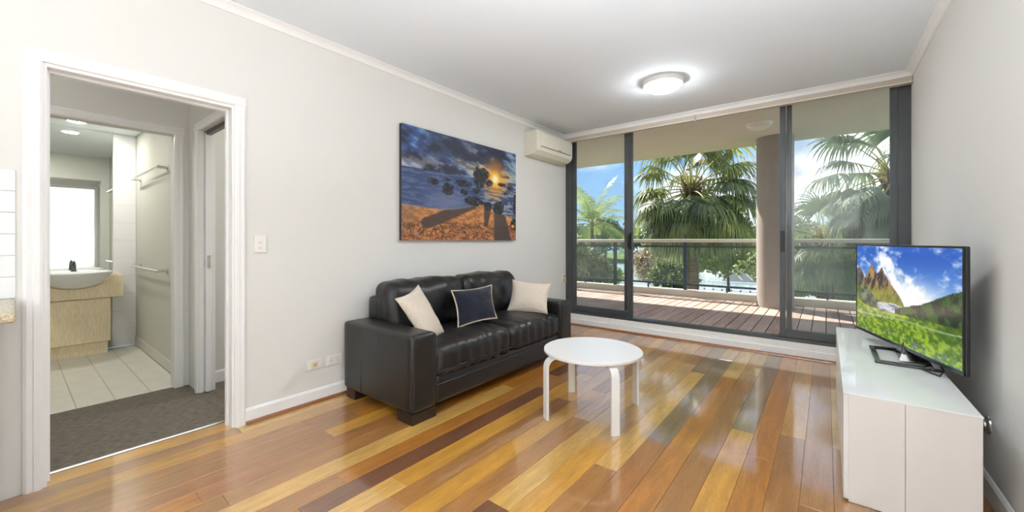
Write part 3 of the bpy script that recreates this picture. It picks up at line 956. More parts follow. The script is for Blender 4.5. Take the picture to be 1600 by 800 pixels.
SX_F, SX_B, SY0, SY1 = -2.085, -2.925, 1.600, 3.625
sofa = thing('sofa', (-2.5, 2.6, 0), 'black leather two-seat sofa with thick square arms against the white wall', 'sofa')
rounded_cushion((SX_B, SX_F - 0.015, SY0 + 0.2, SY1 - 0.2, 0.07, 0.265), 0.02, (12, 24, 6), (0.004, 0, 0), 0.002, 6, 1).build('base', M['leather'], sofa, smooth=True)
MB().tube([(SX_F - 0.014, SY0 + 0.21, 0.205), (SX_F - 0.014, SY1 - 0.21, 0.205)], 0.006, 8).build('base_seam', M['leather'], sofa, smooth=True)
for (a, b_) in ((SY0, SY0 + 0.212), (SY1 - 0.205, SY1)):
    arm = rounded_cushion((SX_B, SX_F, a, b_, 0.07, 0.578), 0.022, (24, 8, 16), (0.006, 0.004, 0.008), 0.0025, 5, a).build('arm', M['leather'], sofa, smooth=True)
    ys = a - 0.003 if a < 2 else b_ + 0.003
    for fx in (0.30, 0.56):
        x = SX_B + (SX_F - SX_B) * fx
        MB().tube([(x, ys + (0.002 if a < 2 else -0.002), 0.09), (x, ys + (0.001 if a < 2 else -0.001), 0.34), (x, ys + (0.002 if a < 2 else -0.002), 0.555)], 0.0028, 6).build('seam', M['leather'], arm, smooth=True)
    for yy in (a + 0.004, b_ - 0.004):
        MB().tube([(SX_F - 0.004, yy + (0.004 if yy == a + 0.004 else -0.004), 0.085), (SX_F - 0.003, yy + (0.003 if yy == a + 0.004 else -0.003), 0.56)], 0.005, 6).build('piping', M['leather'], arm, smooth=True)
rounded_cushion((SX_B, SX_B + 0.16, SY0 + 0.205, SY1 - 0.2, 0.07, 0.75), 0.03, (6, 24, 14), (0.004, 0, 0.004), 0.002, 6, 3).build('back_frame', M['leather'], sofa, smooth=True)


def seat_fold(seed):
    def f(p, u):
        # crumpled front edge
        fr = max(0.0, (u.x - 0.45) / 0.55)
        p.z += -0.02 * fr * fr + 0.010 * fr * math.sin(p.y * 62 + seed + 2.5 * math.sin(p.y * 9)) * (0.4 + 0.6 * max(0, math.sin(p.y * 5 + seed)))
        p.x += 0.006 * fr * math.sin(p.y * 55 + seed * 2)
        return p
    return f


for i, (a, b_) in enumerate(((SY0 + 0.213, 2.655), (2.657, SY1 - 0.207))):
    sc_ = rounded_cushion((-2.78, SX_F - 0.004, a, b_, 0.262, 0.470), 0.05, (26, 40, 12), (0.012, 0.0, 0.026), 0.006, 9, i * 7 + 2, fold=seat_fold(i * 2.0 + 1)).build('seat_cushion', M['leather'], sofa, smooth=True)
    pts = [(SX_F + 0.004, a + 0.03 + (b_ - a - 0.06) * t / 12, 0.300) for t in range(13)]
    MB().tube(pts, 0.005, 6).build('piping', M['leather'], sc_, smooth=True)


def back_fold(seed):
    def f(p, u):
        t = (u.z + 1) / 2
        p.x -= 0.07 * t + 0.0            # leans back
        p.z += 0.003 * math.sin(p.y * 17 + seed) * max(0, u.z) * (1 - abs(u.x) * .3)
        p.x += 0.004 * math.sin(p.y * 30 + seed + 3 * math.sin(p.z * 9)) * (1 if u.x > 0 else 0.2) * max(0, 1 - abs(u.y))
        return p
    return f


for i, (a, b_) in enumerate(((SY0 + 0.216, 2.648), (2.652, SY1 - 0.19))):
    rounded_cushion((-2.84, -2.585, a, b_, 0.46, 0.862), 0.085, (14, 36, 22), (0.03, 0.0, 0.012), 0.011, 6, i * 5 + 9, fold=back_fold(i * 2.0)).build('back_cushion', M['leather'], sofa, smooth=True)
for (x, y, lx, ly) in ((SX_F - 0.165, SY0 + 0.006, 0.16, 0.205), (SX_F - 0.165, SY1 - 0.211, 0.16, 0.205), (SX_B + 0.03, SY0 + 0.01, 0.12, 0.12), (SX_B + 0.03, SY1 - 0.13, 0.12, 0.12)):
    MB().box(x, x + lx, y, y + ly, 0.0, 0.072).build('leg', M['darkwood'], sofa, 0.003)


def throw_pillow(name, corners, label, mat, thick=0.13, pipe=None, n=22, seed=0):
    """cushion with four knife-edge corners given as points: top-left, top-right, bottom-right, bottom-left"""
    TL, TR, BR, BL = [Vector(c) for c in corners]
    cen = (TL + TR + BR + BL) / 4
    nor = (TR - BL).cross(TL - BR).normalized()
    if nor.dot(Vector((0, 0, 1.2)) - cen) < 0:
        nor = -nor
    t = thing(name, (cen.x, cen.y, min(BL.z, BR.z)), label, 'cushion', 'loose cushions on the sofa')
    vs, fs = [], []
    idx = {}
    edge = []

    def P(u, v):
        # sides drawn inwards between the corners
        pu = u - 0.055 * (2 * u - 1) * (1 - (2 * v - 1) ** 2) * 1.0
        pv = v - 0.055 * (2 * v - 1) * (1 - (2 * u - 1) ** 2) * 1.0
        return BL * (1 - pu) * (1 - pv) + BR * pu * (1 - pv) + TL * (1 - pu) * pv + TR * pu * pv

    for side in (1, -1):
        for i in range(n + 1):
            for j in range(n + 1):
                u, v = i / n, j / n
                on = i in (0, n) or j in (0, n)
                if side == -1 and on:
                    idx[(side, i, j)] = idx[(1, i, j)]
                    continue
                prof = (max(0, 1 - abs(2 * u - 1) ** 2.4) * max(0, 1 - abs(2 * v - 1) ** 2.4)) ** 0.55
                p = P(u, v)
                wv = mnoise.noise(p * 9 + Vector((seed, 0, 0))) * 0.008 + mnoise.noise(p * 22 + Vector((0, seed, 0))) * 0.003
                p = p + nor * side * (thick / 2 * prof + (wv * min(1, prof * 2) if not on else 0))
                idx[(side, i, j)] = len(vs)
                vs.append(p)
        for i in range(n):
            for j in range(n):
                f = (idx[(side, i, j)], idx[(side, i + 1, j)], idx[(side, i + 1, j + 1)], idx[(side, i, j + 1)])
                fs.append(f if side == 1 else f[::-1])
    c_ = MB().add(vs, fs).build('cover', mat, t, smooth=True)
    loop = [P(i / n, 0) for i in range(n)] + [P(1, i / n) for i in range(n)] + [P(1 - i / n, 1) for i in range(n)] + [P(0, 1 - i / n) for i in range(n + 1)]
    MB().tube(loop, 0.0065 if pipe else 0.004, 8, caps=False).build('piping', pipe or mat, c_, smooth=True)
    return t


throw_pillow('cushion', [(-2.40, 1.70, .785), (-2.51, 1.99, .850), (-2.325, 2.10, .475), (-2.215, 1.85, .45)],
             'beige linen cushion slumped against the near arm of the sofa', M['linen'], 0.12, seed=3)
throw_pillow('cushion', [(-2.553, 2.379, .762), (-2.51, 2.86, .772), (-2.32, 2.715, .50), (-2.345, 2.26, .49)],
             'navy velvet cushion with cream piping in the middle of the sofa', M['velvet'], 0.13, M['piping'], seed=8)
throw_pillow('cushion', [(-2.568, 3.26, .79), (-2.22, 3.45, .752), (-2.15, 3.28, .478), (-2.516, 3.10, .482)],
             'beige linen cushion propped on the far arm of the sofa', M['linen'], 0.13, seed=14)

# ------------------------------------------------------------------ round coffee table
TC = Vector((-1.291, 2.545, 0))
tab = thing('coffee_table', TC, 'round white coffee table with four bent plywood legs', 'table')
TR_ = 0.340
MB().lathe([(0.0, 0.418), (TR_ - 0.004, 0.418), (TR_, 0.421), (TR_, 0.435), (TR_ - 0.004, 0.438), (0.0, 0.438)], TC, 72).build('tabletop', M['white_lacq'], tab, smooth='auto')
feet = [(-1.482, 2.228), (-1.012, 2.306), (-1.083, 2.862), (-1.592, 2.768)]
for (fx, fy) in feet:
    a = math.atan2(fy - TC.y, fx - TC.x)
    rd = Vector((math.cos(a), math.sin(a), 0))
    tg = Vector((-math.sin(a), math.cos(a), 0))
    rad, th, wd = 0.368, 0.017, 0.052
    cl = [(rad - th / 2, 0.0), (rad - th / 2, 0.20), (rad - th / 2, 0.345)]
    for k in range(1, 9):
        an = math.pi / 2 * k / 8
        cl.append((rad - th / 2 - 0.062 * (1 - math.cos(an)), 0.345 + 0.062 * math.sin(an)))
    cl.append((rad - 0.16, 0.407))
    vs = []
    for i, (r_, z_) in enumerate(cl):
        p0 = cl[max(0, i - 1)]
        p1 = cl[min(len(cl) - 1, i + 1)]
        d = Vector((p1[0] - p0[0], p1[1] - p0[1])).normalized()
        nn = Vector((d.y, -d.x))
        for (sd, tt) in ((1, -1), (1, 1), (-1, 1), (-1, -1)):
            q_ = Vector((r_, z_)) + nn * sd * th / 2
            vs.append(TC + rd * q_.x + tg * tt * wd / 2 + Vector((0, 0, q_.y)))
    fs = [(0, 1, 2, 3), tuple(range(len(vs) - 4, len(vs)))]
    for i in range(len(cl) - 1):
        for k in range(4):
            fs.append((i * 4 + k, i * 4 + (k + 1) % 4, i * 4 + 4 + (k + 1) % 4, i * 4 + 4 + k))
    MB().add(vs, fs).build('leg', M['white_lacq'], tab, smooth='auto')

# ------------------------------------------------------------------ TV cabinet and television
cab = thing('tv_cabinet', (0.27, 3.26, 0), 'long low white media cabinet with glossy top along the right wall', 'cabinet')
cx0, cx1, cy0, cy1, cz = 0.062, 0.487, 2.388, 4.145, 0.50
xm = 0.267
MB().box(cx0 + 0.018, xm - 0.0006, cy0, cy0 + 0.018, 0.002, cz - 0.008).build('side_panel', M['cab_panel'], cab, 0.001, 1)
MB().box(xm + 0.0006, cx1, cy0, cy0 + 0.018, 0.002, cz - 0.008).build('side_panel', M['cab_panel'], cab, 0.001, 1)
MB().box(cx0 + 0.018, cx1, cy1 - 0.018, cy1, 0.002, cz - 0.008).build('side_panel', M['cab_panel'], cab, 0.001, 1)
MB().box(cx0 + 0.02, cx1, cy0 + 0.018, cy1 - 0.018, 0.03, cz - 0.008).build('body', M['cab_panel'], cab)
MB().box(cx0 - 0.001, cx1 + 0.002, cy0 - 0.002, cy1 + 0.002, cz - 0.008, cz).build('top_panel', M['white_top'], cab, 0.0015)
n3 = (cy1 - cy0) / 3
for i in range(3):
    d = MB().box(cx0, cx0 + 0.018, cy0 + i * n3 + 0.0015, cy0 + (i + 1) * n3 - 0.0015, 0.012, cz - 0.010).build('drawer', M['white_lacq'], cab, 0.0012, 1)
for (x, y) in ((cx0 + 0.06, cy0 + 0.05), (cx1 - 0.06, cy0 + 0.05), (cx0 + 0.06, cy1 - 0.05), (cx1 - 0.06, cy1 - 0.05)):
    MB().lathe([(0.0, 0.0), (0.022, 0.0), (0.022, 0.03), (0.0, 0.03)], (x, y, 0), 16).build('foot', M['alu_black'], cab)

# television: front plane from far-left edge to near-right edge
P0, P1 = Vector((0.168, 3.788, 0)), Vector((0.4995, 2.744, 0))
tvw = (P1 - P0).length
du = (P1 - P0).normalized()
dn = Vector((-du.y, du.x, 0))
if dn.dot(-P0) < 0:
    dn = -dn                       # towards the room
zb, zt = 0.568, 1.172
tvc = (P0 + P1) / 2
tv = thing('television', (tvc.x, tvc.y, cz), 'flat black television showing green mountain meadow on media cabinet', 'television')


def tvp(u, d, z):
    """u along the width, d out of the front, z up"""
    return P0 + du * u + dn * d + Vector((0, 0, z))


def tvbox(u0, u1, d0, d1, z0, z1):
    vs = [tvp(u, d, z) for z in (z0, z1) for d in (d0, d1) for u in (u0, u1)]
    return MB().add(vs, [(0, 2, 3, 1), (4, 5, 7, 6), (0, 1, 5, 4), (2, 6, 7, 3), (0, 4, 6, 2), (1, 3, 7, 5)])


tvbox(0, tvw, -0.026, -0.006, zb, zt).build('back_shell', M['tv_side'], tv, 0.006)
tvbox(0.25, tvw - 0.30, -0.055, -0.026, zb + 0.04, zt - 0.16).build('rear_hump', M['tv_side'], tv, 0.02)
bz = 0.011
tvbox(0, tvw, -0.006, 0.0, zt - bz, zt).build('bezel', M['tv_black'], tv, 0.002)
tvbox(0, tvw, -0.006, 0.0, zb, zb + 0.018).build('bezel', M['tv_black'], tv, 0.002)
tvbox(0, bz, -0.006, 0.0, zb + 0.018, zt - bz).build('bezel', M['tv_black'], tv, 0.002)
tvbox(tvw - bz, tvw, -0.006, 0.0, zb + 0.018, zt - bz).build('bezel', M['tv_black'], tv, 0.002)


# ---- value noise for the printed pictures
def vnoise(x, y, seed):
    r_ = np.random.default_rng(seed)
    G = r_.random((64, 64))
    xi, yi = np.floor(x).astype(int), np.floor(y).astype(int)
    fx, fy = x - xi, y - yi
    fx, fy = fx * fx * (3 - 2 * fx), fy * fy * (3 - 2 * fy)
    g = lambda a, b_: G[a % 64, b_ % 64]
    return (g(xi, yi) * (1 - fx) + g(xi + 1, yi) * fx) * (1 - fy) + (g(xi, yi + 1) * (1 - fx) + g(xi + 1, yi + 1) * fx) * fy


def fbm(x, y, seed, octv=5, gain=0.55):
    s, a, tot = 0, 1, 0
    for i in range(octv):
        s = s + a * vnoise(x * 2 ** i + 3.7 * i, y * 2 ** i + 1.3 * i, seed + i)
        tot += a
        a *= gain
    return s / tot


def sstep(a, b_, x):
    t = np.clip((x - a) / (b_ - a), 0, 1)
    return t * t * (3 - 2 * t)


def mixc(c, col, m):
    col = np.array(col, dtype=float) / 255.0
    return c * (1 - m[..., None]) + col * m[..., None]


def mixa(c, c2, m):
    return c * (1 - m[..., None]) + c2 * m[..., None]


def to_lin(c):
    c = np.clip(c, 0, 1)
    return np.where(c <= 0.04045, c / 12.92, ((c + 0.055) / 1.055) ** 2.4)


def picture_mesh(name, mat, parent, origin, ux, uz, nx, ny, img_fn):
    """flat print: grid from top-left origin, ux across, uz down, coloured point by point"""
    s, t = np.meshgrid(np.linspace(0, 1, nx + 1), np.linspace(0, 1, ny + 1))
    img = to_lin(img_fn(s, t))
    o_, a_, b_ = np.array(origin), np.array(ux), np.array(uz)
    V = o_ + s[..., None] * a_ + t[..., None] * b_
    V = V.reshape(-1, 3)
    c = V.mean(0)
    w_ = nx + 1
    ii, jj = np.meshgrid(np.arange(nx), np.arange(ny))
    base = (jj * w_ + ii).reshape(-1)
    F = np.stack([base, base + w_, base + w_ + 1, base + 1], 1)
    me = bpy.data.meshes.new(name)
    me.from_pydata((V - c).tolist(), [], F.tolist())
    ca = me.color_attributes.new('print', 'FLOAT_COLOR', 'POINT')
    rgba = np.ones((V.shape[0], 4), dtype=np.float32)
    rgba[:, :3] = img.reshape(-1, 3)
    ca.data.foreach_set('color', rgba.reshape(-1))
    me.materials.append(mat)
    return put(bpy.data.objects.new(name, me), parent, c)


def tv_image(s, t):
    sky = np.zeros(s.shape + (3,)) + np.array([40, 92, 190]) / 255
    sky = mixc(sky, (150, 190, 232), sstep(0.05, 0.60, t))
    # wispy clouds fanning out from the gap between mountain and hill
    dx, dy = s - 0.55, t - 0.66
    ang = np.arctan2(-dy, dx)
    rad = np.hypot(dx, dy)
    cl = fbm(ang * 3.2 + 5, rad * 4.0, 3, 6, 0.62)
    cl2 = fbm(s * 7, t * 9, 13, 5, 0.6)
    cm = sstep(0.50, 0.68, 0.6 * cl + 0.4 * cl2 + 0.10 * sstep(0.2, 0.6, t) + 0.05 * (s > 0.3))
    sky = mixc(sky, (246, 248, 250), np.clip(cm, 0, 1))
    sky = mixc(sky, (252, 250, 244), sstep(0.5, 0.05, np.hypot((s - 0.62) * 1.2, (t - 0.55) * 1.6)) * 0.85)
    c = sky
    # rocky peaks on the left
    nz_ = (fbm(s * 16, t * 0 + 2, 21, 5) - 0.5)
    prof = np.interp(s, [0, 0.04, 0.08, 0.11, 0.15, 0.18, 0.205, 0.235, 0.265, 0.295, 0.32, 0.37, 0.43, 0.48, 0.54, 0.56], [0.28, 0.26, 0.33, 0.38, 0.30, 0.245, 0.20, 0.27, 0.31, 0.27, 0.235, 0.33, 0.40, 0.47, 0.56, 0.62]) + nz_ * 0.05
    m = (t > prof) & (s < 0.56)
    rk = fbm(s * 30 + t * 8, t * 7 - s * 10, 31, 5, 0.65)
    rock = mixc(np.zeros_like(c) + np.array([70, 62, 66]) / 255, (176, 140, 92), sstep(0.38, 0.62, rk))
    rock = mixc(rock, (140, 150, 50), sstep(0.40, 0.58, t + 0.15 * (rk - 0.5)) * 0.75)
    rock = mixc(rock, (70, 74, 92), sstep(0.10, 0.0, s - 0.02) * 0.6)
    c = np.where(m[..., None], rock, c)
    # shaded foothill
    p2 = np.interp(s, [0, 0.06, 0.12, 0.2, 0.27, 0.36, 0.42], [0.50, 0.47, 0.485, 0.55, 0.60, 0.66, 0.70]) + (fbm(s * 18, t * 0, 41, 4) - 0.5) * 0.03
    hill = mixc(np.zeros_like(c) + np.array([74, 84, 62]) / 255, (128, 130, 112), sstep(0.45, 0.62, fbm(s * 26, t * 20, 44, 5)))
    hill = mixc(hill, (118, 140, 40), sstep(0.1, 0.0, s) * 0.5)
    c = np.where(((t > p2) & (s < 0.42))[..., None], hill, c)
    # lake and inlet
    lk = ((s - 0.45) / 0.17) ** 2 + ((t - 0.655) / 0.055) ** 2 + 1.6 * (fbm(s * 14, t * 30, 51, 3) - .5) < 1
    lake = mixc(np.zeros_like(c) + np.array([198, 206, 214]) / 255, (116, 118, 128), sstep(0.5, 0.62, fbm(s * 14, t * 40, 54, 4)))
    c = np.where(lk[..., None], lake, c)
    # dark hill on the right
    p3 = np.interp(s, [0.46, 0.52, 0.6, 0.7, 0.8, 0.9, 1.0], [0.66, 0.625, 0.585, 0.54, 0.47, 0.40, 0.345]) + (fbm(s * 30, t * 0, 61, 4) - 0.5) * 0.02
    h3 = mixc(np.zeros_like(c) + np.array([26, 44, 26]) / 255, (58, 92, 40), sstep(0.42, 0.62, fbm(s * 22, t * 16, 64, 5) + 0.25 * (t - 0.55)))
    c = np.where(((t > p3) & (s > 0.46))[..., None], h3, c)
    # meadow
    p4 = np.interp(s, [0, 0.15, 0.3, 0.45, 0.6, 0.8, 1.0], [0.66, 0.70, 0.715, 0.70, 0.69, 0.68, 0.66]) + (fbm(s * 24, t * 0, 71, 4) - 0.5) * 0.03
    gr = fbm(s * 40, t * 36, 74, 5, 0.6)
    mead = mixc(np.zeros_like(c) + np.array([72, 112, 22]) / 255, (152, 182, 44), sstep(0.38, 0.64, gr))
    mead = mixc(mead, (190, 190, 60), sstep(0.06, 0.0, t - p4) * 0.5 * (s < 0.6))
    mead = mixc(mead, (44, 74, 24), sstep(0.6, 1.0, s) * sstep(0.9, 0.7, t) * 0.6)
    c = np.where((t > p4)[..., None], mead, c)
    rd = np.abs(t - (0.80 - 0.085 * s + 0.01 * np.sin(s * 9)))
    c = mixc(c, (168, 182, 150), sstep(0.010, 0.004, rd) * 0.8)
    c = mixc(c, (96, 92, 170), (sstep(0.70, 0.76, fbm(s * 46, t * 34, 81, 2)) * sstep(0.86, 0.93, t)) * 0.8)
    return c


so = tvp(bz, 0.0003 - 0.003, zt - bz)
se = du * (tvw - 2 * bz)
picture_mesh('screen', M['screen'], tv, so, se, (0, 0, -(zt - zb - bz - 0.018)), 220, 124, tv_image)
tvbox(bz, tvw - bz, -0.006, -0.0035, zb + 0.018, zt - bz).build('panel', M['tv_black'], tv)
# stand: glossy open frame foot, square to the cabinet while the set is turned
uc = tvw * 0.5
FX0, FX1, FY0, FY1 = 0.218, 0.482, 3.07, 3.49
fc = ((FX0 + FX1) / 2, (FY0 + FY1) / 2)
o4 = [(FX0, FY0), (FX1, FY0 - 0.02), (FX1, FY1 + 0.02), (FX0, FY1)]
i4 = [(fc[0] + (x - fc[0]) * 0.80, fc[1] + (y - fc[1]) * 0.87) for (x, y) in o4]
vs = [(x, y, z) for z in (cz, cz + 0.016) for (x, y) in o4 + i4]
fs = []
for k in range(4):
    k2 = (k + 1) % 4
    fs += [(k, k2, 4 + k2, 4 + k), (8 + k, 12 + k, 12 + k2, 8 + k2), (k, 8 + k, 8 + k2, k2), (4 + k, 4 + k2, 12 + k2, 12 + k)]
MB().add(vs, fs).build('stand_foot', M['tv_black'], tv, 0.005)
vs = [(fc[0] - 0.02, fc[1] - 0.10, cz + 0.012), (fc[0] + 0.11, fc[1] - 0.10, cz + 0.012), (fc[0] + 0.11, fc[1] + 0.10, cz + 0.012), (fc[0] - 0.02, fc[1] + 0.10, cz + 0.012),
      (fc[0] + 0.005, fc[1] - 0.05, zb + 0.07), (fc[0] + 0.035, fc[1] - 0.06, zb + 0.07), (fc[0] + 0.035, fc[1] + 0.04, zb + 0.07), (fc[0] + 0.005, fc[1] + 0.03, zb + 0.07)]
MB().add(vs, [(3, 2, 1, 0), (4, 5, 6, 7), (0, 1, 5, 4), (1, 2, 6, 5), (2, 3, 7, 6), (3, 0, 4, 7)]).build('stand_neck', M['tv_black'], tv, 0.005)
vs = [(fc[0] - 0.022, fc[1] - 0.115, cz + 0.010), (fc[0] + 0.05, fc[1] - 0.115, cz + 0.010), (fc[0] + 0.04, fc[1] - 0.055, zb + 0.02), (fc[0] + 0.005, fc[1] - 0.055, zb + 0.02),
      (fc[0] - 0.022, fc[1] - 0.100, cz + 0.010), (fc[0] + 0.05, fc[1] - 0.100, cz + 0.010), (fc[0] + 0.04, fc[1] - 0.045, zb + 0.02), (fc[0] + 0.005, fc[1] - 0.045, zb + 0.02)]
MB().add(vs, [(0, 1, 2, 3), (7, 6, 5, 4), (0, 4, 5, 1), (1, 5, 6, 2), (2, 6, 7, 3), (3, 7, 4, 0)]).build('stand_trim', M['chrome'], tv)
MB().tube([tvp(uc + 0.30, -0.03, zb + 0.06), tvp(uc + 0.31, -0.035, zb - 0.01), tvp(uc + 0.33, -0.04, cz + 0.03), tvp(uc + 0.34, -0.02, cz + 0.006), tvp(uc + 0.22, 0.0, cz + 0.006), tvp(uc + 0.10, -0.10, cz + 0.006)], 0.005, 8).build('cable', M['tv_side'], tv, smooth=True)

# round steel wall stop behind the cabinet
ws = thing('wall_stop', (XR, 2.86, 0.33), 'round brushed-steel stop fixed to the right wall beside the cabinet end', 'door stop')
MB().lathe([(0.0, -0.012), (0.034, -0.012), (0.044, -0.006), (0.046, 0.0)], (XR, 2.86, 0.33), 32, 'x').build('flange', M['chrome'], ws, smooth='auto')
MB().tube([(XR - 0.01, 2.86, 0.33), (XR - 0.085, 2.86, 0.33)], 0.017, 18).build('post', M['chrome'], ws, smooth='auto')
MB().tube([(XR - 0.083, 2.86, 0.33), (XR - 0.095, 2.86, 0.33)], 0.019, 18).build('buffer', M['alu_black'], ws, smooth='auto')

# ------------------------------------------------------------------ canvas picture
AY0, AY1, AZ0, AZ1 = 2.150, 3.798, 1.200, 2.240


def art_image(s, t):
    hz = 0.375 - 0.03 * s
    c = np.zeros(s.shape + (3,)) + np.array([52, 84, 138]) / 255
    c = mixc(c, (34, 52, 92), sstep(0.0, 0.30, t) * sstep(0.6, 0.2, s) * 0.5)
    # cloud streaks running from the upper left down towards the sun
    sx, sy = 0.77, 0.335
    dx, dy = s - sx, (t - sy) * 0.65
    rad = np.hypot(dx, dy)
    al, ac_ = s * 1.6 * 0.94 + t * 0.34, -s * 1.6 * 0.34 + t * 0.94
    f1 = fbm(al * 2.6 + 3, ac_ * 9.0 + 6, 101, 6, 0.60)
    f2 = fbm(s * 9, t * 12, 111, 6, 0.6)
    f = 0.62 * f1 + 0.38 * f2
    c = mixc(c, (24, 30, 48), sstep(0.50, 0.40, f) * 0.85)
    c = mixc(c, (104, 150, 204), sstep(0.50, 0.58, f) * 0.85)
    c = mixc(c, (206, 202, 208), sstep(0.57, 0.66, f) * 0.85)
    c = mixc(c, (40, 40, 54), sstep(0.32, 0.12, np.hypot((s - 0.45) * 0.8, t - 0.05)) * 0.55)
    # clear warm sky on the right
    warm = sstep(0.62, 0.05, rad)
    c = mixc(c, (214, 186, 140), sstep(0.45, 0.0, rad) * sstep(0.45, 0.58, f) * 0.9)
    c = mixc(c, (128, 160, 178), sstep(0.80, 1.0, s) * sstep(0.02, 0.2, t) * 0.6)
    c = mixc(c, (206, 178, 150), sstep(0.14, 0.02, np.abs(t - hz + 0.05)) * 0.4 * sstep(0.40, 0.56, f2))
    dk = sstep(0.50, 0.62, fbm(s * 12 + 4, t * 16, 121, 5)) * sstep(0.05, 0.2, t) * sstep(0.3, 0.1, np.abs(s - 0.55))
    c = mixc(c, (62, 54, 60), dk * 0.6)
    c = mixc(c, (52, 46, 50), sstep(1.1, 0.6, np.hypot((s - 0.775) / 0.05, (t - 0.18) / 0.07) + 0.7 * (f2 - 0.5)))
    c = mixc(c, (60, 52, 54), sstep(1.1, 0.7, np.hypot((s - 0.86) / 0.07, (t - 0.29) / 0.02) + (f2 - 0.5)))
    c = mixc(c, (30, 28, 34), sstep(0.012, 0.0, np.abs(t - hz + 0.004)) * sstep(0.25, 0.05, s))
    # sea
    sea = np.zeros_like(c) + np.array([48, 66, 104]) / 255
    wv = fbm(s * 16, t * 60, 131, 5, 0.6)
    sea = mixc(sea, (84, 104, 140), sstep(0.48, 0.62, wv) * 0.7)
    sea = mixc(sea, (150, 156, 166), sstep(0.46, 0.62, wv) * sstep(0.5, 0.75, s) * 0.9)
    sea = mixc(sea, (110, 116, 150), sstep(0.30, 0.02, np.hypot((s - 0.34), (t - 0.63) * 1.6)) * 0.75)
    sea = mixc(sea, (214, 170, 90), sstep(0.09, 0.0, np.abs(s - sx)) * sstep(0.42, 0.56, wv) * sstep(0.62, 0.36, t))
    c = np.where((t > hz)[..., None], sea, c)
    # sand
    sh = np.interp(s, [0, 0.2, 0.38, 0.5, 0.62, 0.72, 0.82, 0.9, 1.0], [0.69, 0.71, 0.70, 0.665, 0.63, 0.66, 0.70, 0.72, 0.77]) + 0.012 * (fbm(s * 12, t * 0, 141, 3) - 0.5)
    sn = fbm(s * 30, t * 50, 144, 5, 0.6)
    sand = mixc(np.zeros_like(c) + np.array([148, 94, 56]) / 255, (206, 138, 74), sstep(0.36, 0.64, sn))
    sand = mixc(sand, (126, 98, 78), sstep(0.25, 0.0, s) * 0.5)
    peb = fbm(s * 44, t * 60, 151, 3, 0.7)
    sand = mixc(sand, (46, 34, 30), sstep(0.44, 0.54, peb) * sstep(0.80, 0.88, t) * 0.9)
    sand = mixc(sand, (214, 128, 76), sstep(0.56, 0.66, peb) * sstep(0.82, 0.9, t) * 0.9)
    # long shade stripes the boulders throw over the beach, as printed
    for (ax, ay, bx, by, w0, w1) in ((0.54, 0.64, 0.18, 0.84, 0.045, 0.05), (0.69, 0.66, 0.675, 0.84, 0.036, 0.018), (0.81, 0.68, 0.85, 1.0, 0.055, 0.095)):
        tt_ = np.clip(((s - ax) * (bx - ax) + (t - ay) * (by - ay)) / ((bx - ax) ** 2 + (by - ay) ** 2), 0, 1)
        dd = np.hypot(s - ax - tt_ * (bx - ax), (t - ay - tt_ * (by - ay)))
        sand = mixc(sand, (64, 54, 52), sstep(1.15, 0.85, dd / (w0 + (w1 - w0) * tt_)) * 0.88)
    c = np.where((t > sh)[..., None], sand, c)
    c = mixc(c, (176, 160, 160), sstep(0.014, 0.0, np.abs(t - sh)) * 0.35)
    # sun and glow
    c = mixc(c, (236, 150, 50), np.clip(sstep(0.20, 0.02, rad), 0, 1) * 0.8)
    c = mixc(c, (255, 206, 70), sstep(0.075, 0.02, rad))
    c = mixc(c, (255, 250, 214), sstep(0.035, 0.015, rad))
    # boulders
    rn = fbm(s * 56, t * 40, 161, 4, 0.7)
    for (rx, ry, ra, rb, pw) in ((0.615, 0.345, 0.062, 0.10, 2.4), (0.655, 0.30, 0.05, 0.06, 2), (0.22, 0.455, 0.042, 0.03, 2), (0.335, 0.515, 0.048, 0.055, 2.6), (0.46, 0.435, 0.07, 0.03, 2), (0.56, 0.60, 0.078, 0.045, 2.4),
                                 (0.695, 0.635, 0.040, 0.045, 2.2), (0.805, 0.645, 0.056, 0.07, 2.4), (0.71, 0.39, 0.04, 0.035, 2), (0.84, 0.385, 0.045, 0.02, 2), (0.92, 0.41, 0.025, 0.018, 2), (0.58, 0.49, 0.035, 0.03, 2),
                                 (0.47, 0.52, 0.03, 0.03, 2), (0.88, 0.48, 0.018, 0.012, 2), (0.33, 0.42, 0.03, 0.012, 2), (0.99, 0.60, 0.025, 0.12, 2), (0.99, 0.82, 0.05, 0.07, 2)):
        q_ = (np.abs(s - rx) / ra) ** pw + (np.abs(t - ry) / rb) ** pw + (rn - 0.5) * 1.5
        c = mixa(c, (np.array([30, 28, 32]) / 255) + (rn[..., None] - 0.45) * 0.5 * np.array([1.0, 0.9, 0.85]), sstep(1.12, 0.9, q_) * 0.95)
    c = np.clip(c, 0, 1) ** 0.96
    c = mixc(c, (240, 160, 50), sstep(1.2, 0.6, np.hypot((s - 0.965) / 0.02, (t - 0.84) / 0.02)))
    return c


cvs = thing('canvas_picture', (XL, (AY0 + AY1) / 2, AZ0), 'wide canvas print of sunset over rocky beach above the sofa', 'picture')
box('stretcher', M['canvas_edge'], (XL + 0.001, XL + 0.034, AY0, AY1, AZ0, AZ1), cvs, 0.002)
picture_mesh('print', M['art'], cvs, (XL + 0.0352, AY0, AZ1), (0, AY1 - AY0, 0), (0, 0, -(AZ1 - AZ0)), 300, 190, art_image)

